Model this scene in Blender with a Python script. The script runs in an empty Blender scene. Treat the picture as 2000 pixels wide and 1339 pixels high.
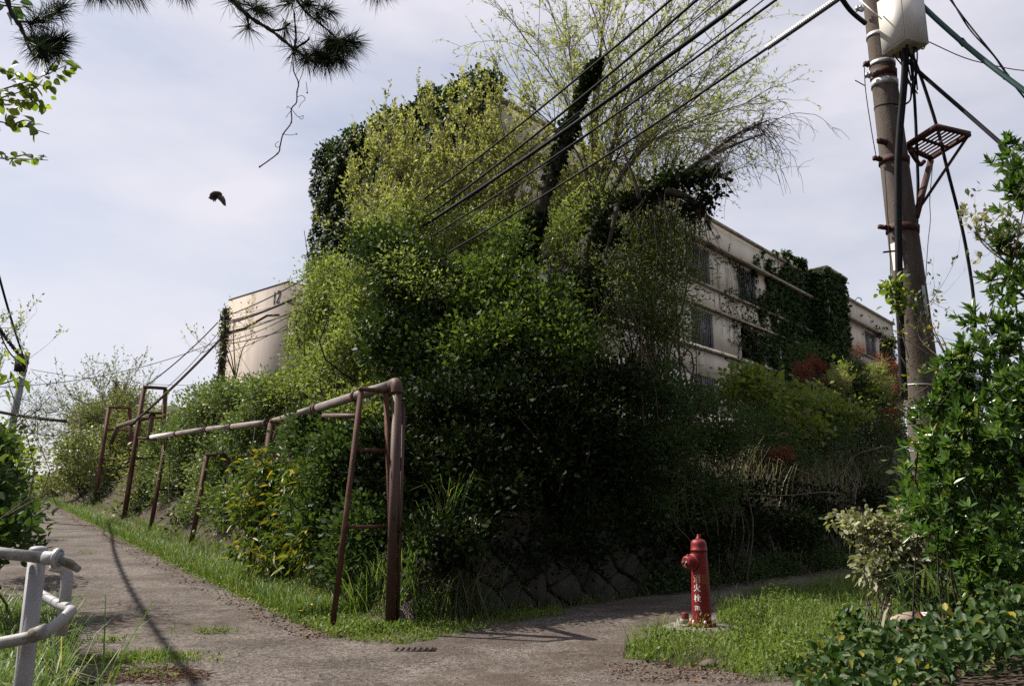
import bpy, math, numpy as np
from math import radians, sin, cos, tan, pi
from mathutils import Vector, Matrix

# ------------------------------------------------------------------ camera, sky, sun
SC = bpy.context.scene
COL = SC.collection
F_PX, CX, CY = 1555.0, 1000.0, 669.5
PITCH, CAMZ = radians(11.45), 1.5
cam_d = bpy.data.cameras.new('camera')
cam = bpy.data.objects.new('camera', cam_d)
COL.objects.link(cam)
cam.location = (0, 0, CAMZ)
cam.rotation_euler = (radians(90) + PITCH, 0, 0)
cam_d.sensor_width = 36
cam_d.lens = F_PX / 2000 * 36
cam_d.clip_start, cam_d.clip_end = 0.05, 3000
SC.camera = cam

SUN_AZ = radians(-70)       # measured from +y towards +x
SUN_EL = radians(50)
W = bpy.data.worlds.new('World')
SC.world = W
W.use_nodes = True
nt = W.node_tree
nt.nodes.clear()
out = nt.nodes.new('ShaderNodeOutputWorld')
bg = nt.nodes.new('ShaderNodeBackground')
sky = nt.nodes.new('ShaderNodeTexSky')
sky.sky_type = 'NISHITA'
sky.sun_disc = False
sky.sun_elevation = SUN_EL
sky.sun_rotation = SUN_AZ
sky.air_density, sky.dust_density, sky.ozone_density = 1.2, 1.0, 2.0
tc = nt.nodes.new('ShaderNodeTexCoord')
mp = nt.nodes.new('ShaderNodeMapping')
mp.inputs['Scale'].default_value = (1.2, 1.2, 3.4)
mp.inputs['Rotation'].default_value = (0.0, 0.35, 0.5)
nz = nt.nodes.new('ShaderNodeTexNoise')
nz.inputs['Scale'].default_value = 1.5
nz.inputs['Detail'].default_value = 7
nz.inputs['Roughness'].default_value = 0.52
rp = nt.nodes.new('ShaderNodeMapRange')
rp.inputs['From Min'].default_value = 0.38
rp.inputs['From Max'].default_value = 0.64
rp.inputs['To Min'].default_value = 0.42
rp.inputs['To Max'].default_value = 0.90
mx = nt.nodes.new('ShaderNodeMix')
mx.data_type = 'RGBA'
mx.inputs[7].default_value = (8.0, 7.75, 8.4, 1)      # thin white cloud veil
nt.links.new(tc.outputs['Generated'], mp.inputs['Vector'])
nt.links.new(mp.outputs['Vector'], nz.inputs['Vector'])
nt.links.new(nz.outputs['Fac'], rp.inputs['Value'])
nt.links.new(rp.outputs['Result'], mx.inputs[0])
nt.links.new(sky.outputs['Color'], mx.inputs[6])
nt.links.new(mx.outputs[2], bg.inputs['Color'])
nt.links.new(bg.outputs['Background'], out.inputs['Surface'])
bg.inputs['Strength'].default_value = 0.064

sun_d = bpy.data.lights.new('sun', 'SUN')
sun_d.energy, sun_d.angle, sun_d.color = 5.0, radians(0.53), (1.0, 0.93, 0.82)
sun = bpy.data.objects.new('sun', sun_d)
COL.objects.link(sun)
SUNV = Vector((sin(SUN_AZ) * cos(SUN_EL), cos(SUN_AZ) * cos(SUN_EL), sin(SUN_EL)))
sun.rotation_euler = SUNV.to_track_quat('Z', 'Y').to_euler()
sun.location = (-20, 10, 30)

vs = SC.view_settings
vs.view_transform, vs.look, vs.gamma, vs.exposure = 'Standard', 'None', 1.0, 0.8
vs.use_curve_mapping = False
SC.cycles.use_denoising = False
SC.cycles.max_bounces = 6
SC.cycles.diffuse_bounces = 3
SC.cycles.glossy_bounces = 2
SC.cycles.transmission_bounces = 3
SC.cycles.sample_clamp_indirect = 4

RNG = np.random.default_rng(7)

# ------------------------------------------------------------------ geometry helpers
def ray(px, py):
    x, y = (px - CX) / F_PX, (CY - py) / F_PX
    return np.array([x, cos(PITCH) - y * sin(PITCH), sin(PITCH) + y * cos(PITCH)])

def at(px, py, Y):
    d = ray(px, py)
    return np.array([0, 0, CAMZ]) + d * (Y / d[1])

L1A, L1D, L1N = np.array([-2.3, 9.9]), np.array([-.56, .83]), np.array([.83, .56])
S_B, S_D, S_N = np.array([0.0, 11.2]), np.array([.69, .72]), np.array([-.72, .69])

def H(x, y):
    x, y = np.asarray(x, float), np.asarray(y, float)
    u = (x - L1A[0]) * L1D[0] + (y - L1A[1]) * L1D[1]
    d1 = (x - L1A[0]) * L1N[0] + (y - L1A[1]) * L1N[1]
    d2 = (x - S_B[0]) * S_N[0] + (y - S_B[1]) * S_N[1]
    uu = np.clip(u, 0, None)
    z = .044 * (np.sqrt(uu * uu + 16) - 4)
    w = np.clip(u - 40, 0, 200)
    z = z - .007 * np.minimum(w, 14) ** 2 - .2 * np.clip(w - 14, 0, 40)
    a = np.clip(d1 - 0.9, 0, None) * .95
    b = .95 * np.clip((d2 - .45) / .12, 0, 1) + np.clip(d2 - .57, 0, None) * .72
    m = np.minimum(a, b)
    h = 4.6 * (1 - np.exp(-m / 3.0))
    h = np.where(m > 0, h, 0)
    dl = np.clip(-d1 - 3.3, 0, 6)
    z = z + h + .16 * dl * np.clip(y / 12, 0, 1) * np.clip((30 - u) / 15, 0, 1)
    z = z + .12 * np.clip(-d2 - 3.4, 0, 6)
    far = np.clip(np.hypot(x, y) - 75, 0, 120)
    return z - .06 * far

def gnd(px, py):
    d = ray(px, py)
    o = np.array([0, 0, CAMZ])
    t = 1.0
    for _ in range(4000):
        p = o + d * t
        if p[2] <= H(p[0], p[1]):
            return p
        t += .02
    return o + d * 60

ORG = {}

def org(o):
    v = np.zeros(3)
    while o is not None:
        v += np.array(o.location)
        o = o.parent
    return v

def T(name, label, cat, loc=(0, 0, 0), group=None, rotz=0):
    o = bpy.data.objects.new(name, None)
    COL.objects.link(o)
    o.location = tuple(float(c) for c in loc)
    o.rotation_euler = (0, 0, rotz)
    o.empty_display_size = .2
    o['label'], o['category'] = label, cat
    if group:
        o['group'] = group
    return o

def tag(o, label=None, cat=None, group=None, kind=None):
    for k, v in (('label', label), ('category', cat), ('group', group), ('kind', kind)):
        if v:
            o[k] = v
    return o

def mk(name, V, faces, mat, parent=None, tint=None, smooth=False, local=False):
    """faces: list of (m,k) int arrays"""
    V = np.asarray(V, float).reshape(-1, 3)
    if parent is not None and not local:
        V = V - org(parent)
    me = bpy.data.meshes.new(name)
    me.vertices.add(len(V))
    me.vertices.foreach_set('co', V.astype(np.float32).ravel())
    fs = [np.asarray(f, np.int32) for f in faces if len(f)]
    idx = np.concatenate([f.ravel() for f in fs])
    tot = np.concatenate([np.full(len(f), f.shape[1], np.int32) for f in fs])
    st = np.concatenate([[0], np.cumsum(tot)[:-1]]).astype(np.int32)
    me.loops.add(len(idx))
    me.loops.foreach_set('vertex_index', idx)
    me.polygons.add(len(tot))
    me.polygons.foreach_set('loop_start', st)
    me.update(calc_edges=True)
    if tint is not None:
        a = me.attributes.new('tint', 'FLOAT', 'FACE')
        a.data.foreach_set('value', np.asarray(tint, np.float32))
    if smooth:
        me.polygons.foreach_set('use_smooth', np.ones(len(tot), bool))
    me.materials.append(mat)
    o = bpy.data.objects.new(name, me)
    COL.objects.link(o)
    o.parent = parent
    return o

class MB:
    def __init__(s):
        s.V, s.q, s.t, s.n = [], [], [], 0

    def add(s, V, q=(), t=()):
        V = np.asarray(V, float).reshape(-1, 3)
        s.V.append(V)
        if len(q):
            s.q.append(np.asarray(q) + s.n)
        if len(t):
            s.t.append(np.asarray(t) + s.n)
        s.n += len(V)
        return s

    def build(s, name, mat, parent=None, smooth=False, local=False):
        fs = []
        if s.q:
            fs.append(np.concatenate(s.q))
        if s.t:
            fs.append(np.concatenate(s.t))
        return mk(name, np.concatenate(s.V), fs, mat, parent, None, smooth, local)

    def tube(s, pts, r, k=8, caps=True):
        P = np.asarray(pts, float)
        n = len(P)
        R = np.full(n, r, float) if np.isscalar(r) else np.asarray(r, float)
        Tn = np.gradient(P, axis=0)
        Tn /= np.linalg.norm(Tn, axis=1)[:, None] + 1e-9
        ref = np.array([0, 0, 1.0]) if abs(Tn[0][2]) < .9 else np.array([1.0, 0, 0])
        U = np.zeros_like(P)
        u = np.cross(Tn[0], ref)
        u /= np.linalg.norm(u)
        for i in range(n):
            u = u - Tn[i] * (u @ Tn[i])
            u /= np.linalg.norm(u) + 1e-9
            U[i] = u
        Wv = np.cross(Tn, U)
        a = np.arange(k) * 2 * pi / k
        V = P[:, None] + R[:, None, None] * (np.cos(a)[None, :, None] * U[:, None] + np.sin(a)[None, :, None] * Wv[:, None])
        q = []
        for i in range(n - 1):
            for j in range(k):
                j2 = (j + 1) % k
                q.append((i * k + j, i * k + j2, (i + 1) * k + j2, (i + 1) * k + j))
        V = V.reshape(-1, 3)
        t = []
        if caps:
            V = np.vstack([V, P[0], P[-1]])
            for j in range(k):
                j2 = (j + 1) % k
                t.append((n * k, j2, j))
                t.append((n * k + 1, (n - 1) * k + j, (n - 1) * k + j2))
        return s.add(V, q, t)

    def box(s, c, size, R=None):
        h = np.asarray(size, float) / 2
        V = np.array([(x, y, z) for x in (-1, 1) for y in (-1, 1) for z in (-1, 1)], float) * h
        if R is not None:
            V = V @ np.asarray(R).T
        q = [(0, 1, 3, 2), (4, 6, 7, 5), (0, 4, 5, 1), (2, 3, 7, 6), (0, 2, 6, 4), (1, 5, 7, 3)]
        return s.add(V + np.asarray(c, float), q)

    def bar(s, p, q, w, h=None):
        p, q = np.asarray(p, float), np.asarray(q, float)
        d = q - p
        L = np.linalg.norm(d)
        d = d / L
        ref = np.array([0, 0, 1.0]) if abs(d[2]) < .95 else np.array([0, 1.0, 0])
        u = np.cross(d, ref)
        u /= np.linalg.norm(u)
        v = np.cross(u, d)
        return s.box((p + q) / 2, (w, L, h or w), np.stack([u, d, v], 1))

    def lathe(s, prof, o=(0, 0, 0), axis=(0, 0, 1), k=24):
        """prof: list of (r, h) along axis"""
        ax = np.asarray(axis, float)
        ax /= np.linalg.norm(ax)
        ref = np.array([1.0, 0, 0]) if abs(ax[0]) < .9 else np.array([0, 1.0, 0])
        u = np.cross(ax, ref)
        u /= np.linalg.norm(u)
        v = np.cross(ax, u)
        a = np.arange(k) * 2 * pi / k
        V = []
        for r, h in prof:
            V.append(np.asarray(o, float) + ax * h + r * (np.cos(a)[:, None] * u + np.sin(a)[:, None] * v))
        q = []
        for i in range(len(prof) - 1):
            for j in range(k):
                j2 = (j + 1) % k
                q.append((i * k + j, i * k + j2, (i + 1) * k + j2, (i + 1) * k + j))
        return s.add(np.concatenate(V), q)

def smooth_path(pts, n=6):
    P = np.asarray(pts, float)
    if len(P) < 3:
        return P
    Q = np.vstack([2 * P[0] - P[1], P, 2 * P[-1] - P[-2]])
    o = []
    for i in range(1, len(Q) - 2):
        for t in np.arange(n) / n:
            a, b, c, d = Q[i - 1:i + 3]
            o.append(.5 * (2 * b + (c - a) * t + (2 * a - 5 * b + 4 * c - d) * t * t + (3 * b - a - 3 * c + d) * t ** 3))
    o.append(P[-1])
    return np.array(o)

def sag(p, q, drop, n=24):
    t = np.linspace(0, 1, n)[:, None]
    P = np.asarray(p)[None] * (1 - t) + np.asarray(q)[None] * t
    P[:, 2] -= (4 * drop * t * (1 - t))[:, 0]
    return P

# ------------------------------------------------------------------ materials
def new_mat(name):
    m = bpy.data.materials.new(name)
    m.use_nodes = True
    n = m.node_tree
    n.nodes.clear()
    return m, n, n.nodes, n.links

def solid(name, c1, c2=None, rough=.7, scale=6, spec=.3, bump=.0, bscale=40, metallic=0, c3=None, c3amt=.5, stretch=(1, 1, 1), detail=6):
    """weathered surface: two colours broken up by noise, third colour in stains"""
    m, n, N, L = new_mat(name)
    o = N.new('ShaderNodeOutputMaterial')
    b = N.new('ShaderNodeBsdfPrincipled')
    L.new(b.outputs[0], o.inputs['Surface'])
    b.inputs['Roughness'].default_value = rough
    b.inputs['Specular IOR Level'].default_value = spec
    b.inputs['Metallic'].default_value = metallic
    tcn = N.new('ShaderNodeTexCoord')
    mpn = N.new('ShaderNodeMapping')
    mpn.inputs['Scale'].default_value = stretch
    L.new(tcn.outputs['Object'], mpn.inputs['Vector'])
    t = N.new('ShaderNodeTexNoise')
    t.inputs['Scale'].default_value = scale
    t.inputs['Detail'].default_value = detail
    t.inputs['Roughness'].default_value = .62
    L.new(mpn.outputs[0], t.inputs['Vector'])
    r = N.new('ShaderNodeValToRGB')
    r.color_ramp.elements[0].position, r.color_ramp.elements[1].position = .35, .65
    r.color_ramp.elements[0].color = (*c1, 1)
    r.color_ramp.elements[1].color = (*(c2 or c1), 1)
    L.new(t.outputs['Fac'], r.inputs['Fac'])
    col = r.outputs['Color']
    if c3:
        t3 = N.new('ShaderNodeTexNoise')
        t3.inputs['Scale'].default_value = scale * .45
        t3.inputs['Detail'].default_value = 8
        t3.inputs['Roughness'].default_value = .7
        mp3 = N.new('ShaderNodeMapping')
        mp3.inputs['Location'].default_value = (3.3, 1.7, 5.1)
        mp3.inputs['Scale'].default_value = stretch
        L.new(tcn.outputs['Object'], mp3.inputs['Vector'])
        L.new(mp3.outputs[0], t3.inputs['Vector'])
        mr = N.new('ShaderNodeMapRange')
        mr.inputs['From Min'].default_value = .62 - .25 * c3amt
        mr.inputs['From Max'].default_value = .74 - .25 * c3amt
        L.new(t3.outputs['Fac'], mr.inputs['Value'])
        mix = N.new('ShaderNodeMix')
        mix.data_type = 'RGBA'
        mix.inputs[7].default_value = (*c3, 1)
        L.new(mr.outputs[0], mix.inputs[0])
        L.new(col, mix.inputs[6])
        col = mix.outputs[2]
    L.new(col, b.inputs['Base Color'])
    if bump:
        tb = N.new('ShaderNodeTexNoise')
        tb.inputs['Scale'].default_value = bscale
        tb.inputs['Detail'].default_value = 5
        L.new(tcn.outputs['Object'], tb.inputs['Vector'])
        bn = N.new('ShaderNodeBump')
        bn.inputs['Strength'].default_value = bump
        bn.inputs['Distance'].default_value = .02
        L.new(tb.outputs['Fac'], bn.inputs['Height'])
        L.new(bn.outputs[0], b.inputs['Normal'])
    return m

def leafmat(name, stops, transl=.35, rough=.45, spec=.35, tboost=1.35):
    """stops: list of (pos, colour) over the per-leaf tint value"""
    m, n, N, L = new_mat(name)
    o = N.new('ShaderNodeOutputMaterial')
    at_ = N.new('ShaderNodeAttribute')
    at_.attribute_name = 'tint'
    r = N.new('ShaderNodeValToRGB')
    el = r.color_ramp.elements
    el[0].position, el[0].color = stops[0][0], (*stops[0][1], 1)
    el[1].position, el[1].color = stops[-1][0], (*stops[-1][1], 1)
    for p, c in stops[1:-1]:
        e = el.new(p)
        e.color = (*c, 1)
    L.new(at_.outputs['Fac'], r.inputs['Fac'])
    b = N.new('ShaderNodeBsdfPrincipled')
    b.inputs['Roughness'].default_value = rough
    b.inputs['Specular IOR Level'].default_value = spec
    L.new(r.outputs['Color'], b.inputs['Base Color'])
    tr = N.new('ShaderNodeBsdfTranslucent')
    mm = N.new('ShaderNodeMix')
    mm.data_type = 'RGBA'
    mm.blend_type = 'MULTIPLY'
    mm.inputs[0].default_value = 1
    mm.inputs[7].default_value = (1.25 * tboost, 1.3 * tboost, .55 * tboost, 1)
    L.new(r.outputs['Color'], mm.inputs[6])
    L.new(mm.outputs[2], tr.inputs['Color'])
    mix = N.new('ShaderNodeMixShader')
    mix.inputs['Fac'].default_value = transl
    L.new(b.outputs[0], mix.inputs[1])
    L.new(tr.outputs[0], mix.inputs[2])
    L.new(mix.outputs[0], o.inputs['Surface'])
    return m

M = {}
M['ivy'] = leafmat('ivy_leaf', [(0, (0.0121, 0.0263, 0.0072)), (0.6, (0.0284, 0.0527, 0.0126)), (1, (0.0659, 0.0861, 0.0252))], .2, .55, .16)
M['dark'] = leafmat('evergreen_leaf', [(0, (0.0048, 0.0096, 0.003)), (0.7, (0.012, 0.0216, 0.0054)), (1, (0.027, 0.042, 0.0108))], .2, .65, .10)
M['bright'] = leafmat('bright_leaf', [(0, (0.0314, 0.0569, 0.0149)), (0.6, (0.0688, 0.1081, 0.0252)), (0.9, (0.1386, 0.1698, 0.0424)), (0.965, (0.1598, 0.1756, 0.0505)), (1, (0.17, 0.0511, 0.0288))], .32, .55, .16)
M['mid'] = leafmat('mid_leaf', [(0, (0.024, 0.0466, 0.0151)), (0.7, (0.0504, 0.0846, 0.027)), (1, (0.092, 0.1156, 0.0497))], .3, .55, .16)
M['thicket'] = leafmat('thicket_leaf', [(0, (0.035, 0.0504, 0.0189)), (0.6, (0.085, 0.1115, 0.0405)), (1, (0.16, 0.1746, 0.0878))], .4, .55, .16)
M['fresh'] = leafmat('fresh_leaf', [(0, (0.0788, 0.112, 0.0312)), (0.6, (0.1418, 0.1782, 0.0567)), (1, (0.2415, 0.2546, 0.1276))], .4, .5, .25)
M['yellow'] = leafmat('yellow_green_leaf', [(0, (0.1425, 0.1581, 0.0576)), (0.6, (0.2375, 0.247, 0.1091)), (1, (0.323, 0.3162, 0.1796))], .42, .55, .2)
M['willow'] = leafmat('willow_leaf', [(0, (0.17, 0.2, 0.066)), (0.6, (0.26, 0.28, 0.1045)), (1, (0.36, 0.35, 0.165))], .45, .55, .2)
M['pale'] = leafmat('pale_hedge_leaf', [(0, (0.054, 0.09, 0.031)), (0.6, (0.116, 0.163, 0.059)), (0.85, (0.217, 0.248, 0.116)), (1, (0.419, 0.419, 0.264))], .25, .48, .28)
M['olive'] = leafmat('olive_leaf', [(0, (0.075, 0.09, 0.038)), (0.6, (0.135, 0.158, 0.06)), (1, (0.255, 0.255, 0.112))], .3, .5)
M['loquat'] = leafmat('loquat_leaf', [(0, (.029, .056, .012)), (.56, (.054, .095, .02)), (.68, (.13, .15, .025)), (.86, (.28, .235, .022)), (1, (.42, .26, .02))], .3, .45, .25)
M['hedge'] = leafmat('glossy_hedge_leaf', [(0, (0.0257, 0.0585, 0.0127)), (0.65, (0.062, 0.1235, 0.0254)), (0.92, (0.131, 0.1886, 0.0427)), (0.975, (0.234, 0.2357, 0.0427)), (1, (0.6, 0.3771, 0.0427))], .3, .3, .55)
M['dry'] = leafmat('dry_leaf', [(0, (.10, .085, .055)), (.6, (.2, .18, .125)), (1, (.33, .30, .23))], .25, .55)
M['silver'] = leafmat('silvery_leaf', [(0, (0.0765, 0.0957, 0.0447)), (0.5, (0.204, 0.2105, 0.1275)), (1, (0.459, 0.4335, 0.3443))], .25, .5)
M['rust'] = leafmat('dead_needle', [(0, (0.087, 0.021, 0.012)), (0.6, (0.1665, 0.0435, 0.024)), (1, (0.264, 0.087, 0.0495))], .25, .6)
M['sapling'] = leafmat('sapling_leaf', [(0, (0.072, 0.1086, 0.0216)), (0.6, (0.128, 0.1707, 0.0346)), (1, (0.2, 0.225, 0.0756))], .42, .45)
M['grass'] = leafmat('grass_blade', [(0, (0.0466, 0.088, 0.0186)), (0.6, (0.088, 0.1449, 0.0362)), (0.9, (0.1449, 0.1863, 0.0621)), (1, (0.2691, 0.2277, 0.1242))], .35, .5)
M['weed'] = leafmat('weed_leaf', [(0, (0.0485, 0.0845, 0.0152)), (0.6, (0.1133, 0.1643, 0.0341)), (0.92, (0.178, 0.2301, 0.0607)), (1, (0.2751, 0.2912, 0.0986))], .35, .55, .25)
M['strap'] = leafmat('strap_leaf', [(0, (.035, .07, .022)), (.6, (.07, .115, .045)), (.9, (.13, .16, .09)), (1, (.36, .34, .24))], .28, .36, .5)
M['vine'] = leafmat('vine_leaf', [(0, (0.0155, 0.0415, 0.0077)), (0.6, (0.0351, 0.0705, 0.0166)), (0.93, (0.0842, 0.1244, 0.0382)), (1, (0.2525, 0.2155, 0.0319))], .25, .5, .22)
M['pine'] = leafmat('pine_needle', [(0, (.010, .018, .012)), (.7, (.018, .032, .016)), (1, (.045, .06, .024))], .15, .6, .1)
M['twigleaf'] = leafmat('backlit_leaf', [(0, (.06, .10, .018)), (.6, (.12, .17, .03)), (1, (.25, .26, .06))], .5, .45)
M['litter'] = leafmat('litter_leaf', [(0, (0.054, 0.021, 0.012)), (0.6, (0.102, 0.045, 0.027)), (1, (0.156, 0.102, 0.06))], .1, .7)
M['flower'] = leafmat('yellow_petal', [(0, (.6, .42, .02)), (1, (.75, .55, .04))], .3, .5)
M['blossom'] = leafmat('white_petal', [(0, (.45, .44, .42)), (1, (.75, .72, .7))], .3, .5)
M['plume'] = leafmat('dry_plume', [(0, (.16, .12, .075)), (1, (.34, .27, .18))], .3, .6)

M['bark'] = solid('bark', (0.0315, 0.0245, 0.0189), (0.07, 0.056, 0.042), .9, 14, .15, .5, 30, stretch=(1, 1, .3))
M['twig'] = solid('twig_bark', (0.0675, 0.04875, 0.03375), (0.12, 0.09, 0.06375), .85, 10, .2)
M['greytwig'] = solid('dead_twig_bark', (0.07, 0.0595, 0.049), (0.14, 0.119, 0.098), .85, 10, .2)
M['darkbark'] = solid('dark_bark', (.02, .017, .013), (.05, .04, .03), .9, 14, .15, .5, 30)
M['rustmetal'] = solid('rusted_steel', (0.04125, 0.0165, 0.0105), (0.09, 0.03375, 0.0195), .75, 9, .3, .3, 60, c3=(0.15, 0.0825, 0.0525), c3amt=.35, stretch=(1, 1, .35))
M['rustpipe'] = solid('rusted_pipe', (0.04847, 0.02303, 0.01674), (0.08373, 0.04186, 0.0293), .62, 7, .35, .15, 50, c3=(0.02644, 0.01255, 0.01046), c3amt=.3, stretch=(1, 1, .15))
M['greypipe'] = solid('weathered_pipe_coating', (0.1152, 0.09216, 0.08064), (0.1728, 0.144, 0.1267), .6, 5, .35, .12, 60, c3=(0.07488, 0.03456, 0.02304), c3amt=.35)
M['redpaint'] = solid('faded_red_paint', (0.1353, 0.00615, 0.00902), (0.1927, 0.01394, 0.01722), .5, 9, .35, .08, 30, c3=(0.0697, 0.01312, 0.0082), c3amt=.25, stretch=(1, 1, .45))
M['redworn'] = solid('chipped_red_paint', (0.1584, 0.01008, 0.01296), (0.072, 0.018, 0.01296), .6, 26, .3)
M['whitepaint'] = solid('chalky_white_paint', (0.255, 0.255, 0.2614), (0.3187, 0.3124, 0.3187), .55, 8, .35, .08, 40, c3=(0.1785, 0.153, 0.1275), c3amt=.16)
M['whitelichen'] = solid('lichen_stained_white_paint', (0.2214, 0.2152, 0.2091), (0.2829, 0.2767, 0.2706), .6, 18, .3, .12, 60, c3=(0.123, 0.1168, 0.0861), c3amt=.55)
M['lettering'] = solid('white_lettering', (0.648, 0.63, 0.594), (0.702, 0.684, 0.648), .6)
M['lettering_faded'] = solid('worn_lettering', (.55, .47, .38), (.30, .12, .08), .7, 55, .2)
M['sticker'] = solid('faded_sticker', (.16, .035, .018), (.22, .075, .02), .6, 14, .2)
M['boltwhite'] = solid('pale_bolt_cap', (.6, .58, .54), (.7, .68, .64), .5)
M['concrete'] = solid('old_concrete', (0.14, 0.119, 0.105), (0.203, 0.182, 0.161), .9, 7, .2, .35, 60, c3=(0.07, 0.0595, 0.049), c3amt=.3)
M['poleconcrete'] = solid('pole_concrete', (0.08075, 0.06473, 0.05609), (0.1116, 0.09353, 0.08292), .9, 5, .2, .25, 45, c3=(0.05225, 0.03595, 0.02683), c3amt=.35, stretch=(1, 1, .2))
M['galv'] = solid('galvanised_strap', (.32, .32, .33), (.48, .48, .48), .45, 20, .5, metallic=.6)
M['boxpaint'] = solid('cream_box_paint', (0.476, 0.4505, 0.4165), (0.5355, 0.51, 0.476), .5, 4, .35)
M['boxunder'] = solid('stained_box_underside', (.30, .27, .20), (.2, .16, .10), .7, 12)
M['rubber'] = solid('black_cable_sheath', (.010, .010, .012), (.018, .019, .022), .75, 10, .12)
M['greencable'] = solid('green_cable_sheath', (.012, .045, .040), (.016, .06, .055), .5, 10, .4)
M['tealcable'] = solid('teal_cable_sheath', (.02, .16, .17), (.025, .20, .22), .45, 10, .4)
M['redsteel'] = solid('red_oxide_steel', (0.039, 0.0117, 0.00858), (0.0624, 0.02145, 0.0156), .7, 12, .3, .2, 50, c3=(0.0195, 0.0078, 0.00585), c3amt=.4)
M['plate'] = solid('white_plate', (.66, .62, .62), (.74, .70, .70), .5, 5, .3)
M['greenplate'] = solid('pale_green_plate', (.38, .50, .45), (.42, .55, .5), .5, 5, .3)
M['guard'] = solid('pale_plastic_guard', (.42, .42, .42), (.55, .55, .54), .5, 30, .3)
M['greypole'] = solid('grey_steel_pole', (0.128, 0.152, 0.168), (0.184, 0.208, 0.224), .55, 5, .4)
M['wall'] = solid('stained_render', (0.506, 0.46, 0.3745), (0.5946, 0.5494, 0.4599), .9, 1.1, .15, .1, 20, c3=(0.3795, 0.3322, 0.2628), c3amt=.35, stretch=(1, 1, .22))
M['wallend'] = solid('dusty_pink_render', (0.3168, 0.27, 0.2376), (0.3672, 0.3168, 0.2808), .9, .8, .15, .08, 12, c3=(0.2448, 0.2016, 0.1764), c3amt=.3, stretch=(1, 1, .14))
M['ledge'] = solid('grimy_ledge', (0.21, 0.18, 0.1425), (0.36, 0.315, 0.255), .9, 3, .15, c3=(0.105, 0.09, 0.075), c3amt=.4)
M['frame'] = solid('grey_window_frame', (.16, .155, .16), (.25, .245, .25), .6, 6, .3)
M['glass'] = solid('dusty_glass', (.035, .04, .05), (.085, .09, .115), .22, 3, .5, c3=(.15, .15, .17), c3amt=.25)
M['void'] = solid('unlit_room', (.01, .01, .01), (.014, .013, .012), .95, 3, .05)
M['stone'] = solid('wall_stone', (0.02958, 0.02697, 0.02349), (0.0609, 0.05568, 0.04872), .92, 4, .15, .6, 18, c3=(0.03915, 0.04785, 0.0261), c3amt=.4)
M['joint'] = solid('wall_joint', (.018, .016, .013), (.03, .027, .022), .95, 10, .1)
M['clay'] = solid('weathered_clay_pipe', (0.225, 0.1725, 0.135), (0.3, 0.24, 0.195), .75, 5, .25, .1, 40, c3=(0.165, 0.12, 0.0975), c3amt=.35)
M['pipewhite'] = solid('white_pipe_wrap', (0.468, 0.429, 0.429), (0.546, 0.5148, 0.5148), .7, 6, .25, c3=(0.2808, 0.2184, 0.2028), c3amt=.3)
M['maroon'] = solid('maroon_band', (.10, .022, .026), (.14, .032, .036), .6, 10, .3)
M['feather'] = solid('dark_feathers', (.022, .016, .012), (.06, .045, .032), .8, 9, .2)
M['roofgrey'] = solid('grey_roof', (0.065, 0.0625, 0.06), (0.095, 0.09, 0.085), .9, 4, .15)
M['number'] = solid('number_paint', (.05, .05, .055), (.07, .07, .075), .7)
M['iron'] = solid('drain_iron', (.03, .022, .018), (.06, .045, .035), .7, 20, .3, .4, 80)
M['rock'] = solid('loose_rock', (0.077, 0.0595, 0.049), (0.14, 0.1155, 0.098), .92, 8, .15, .6, 25)

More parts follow.
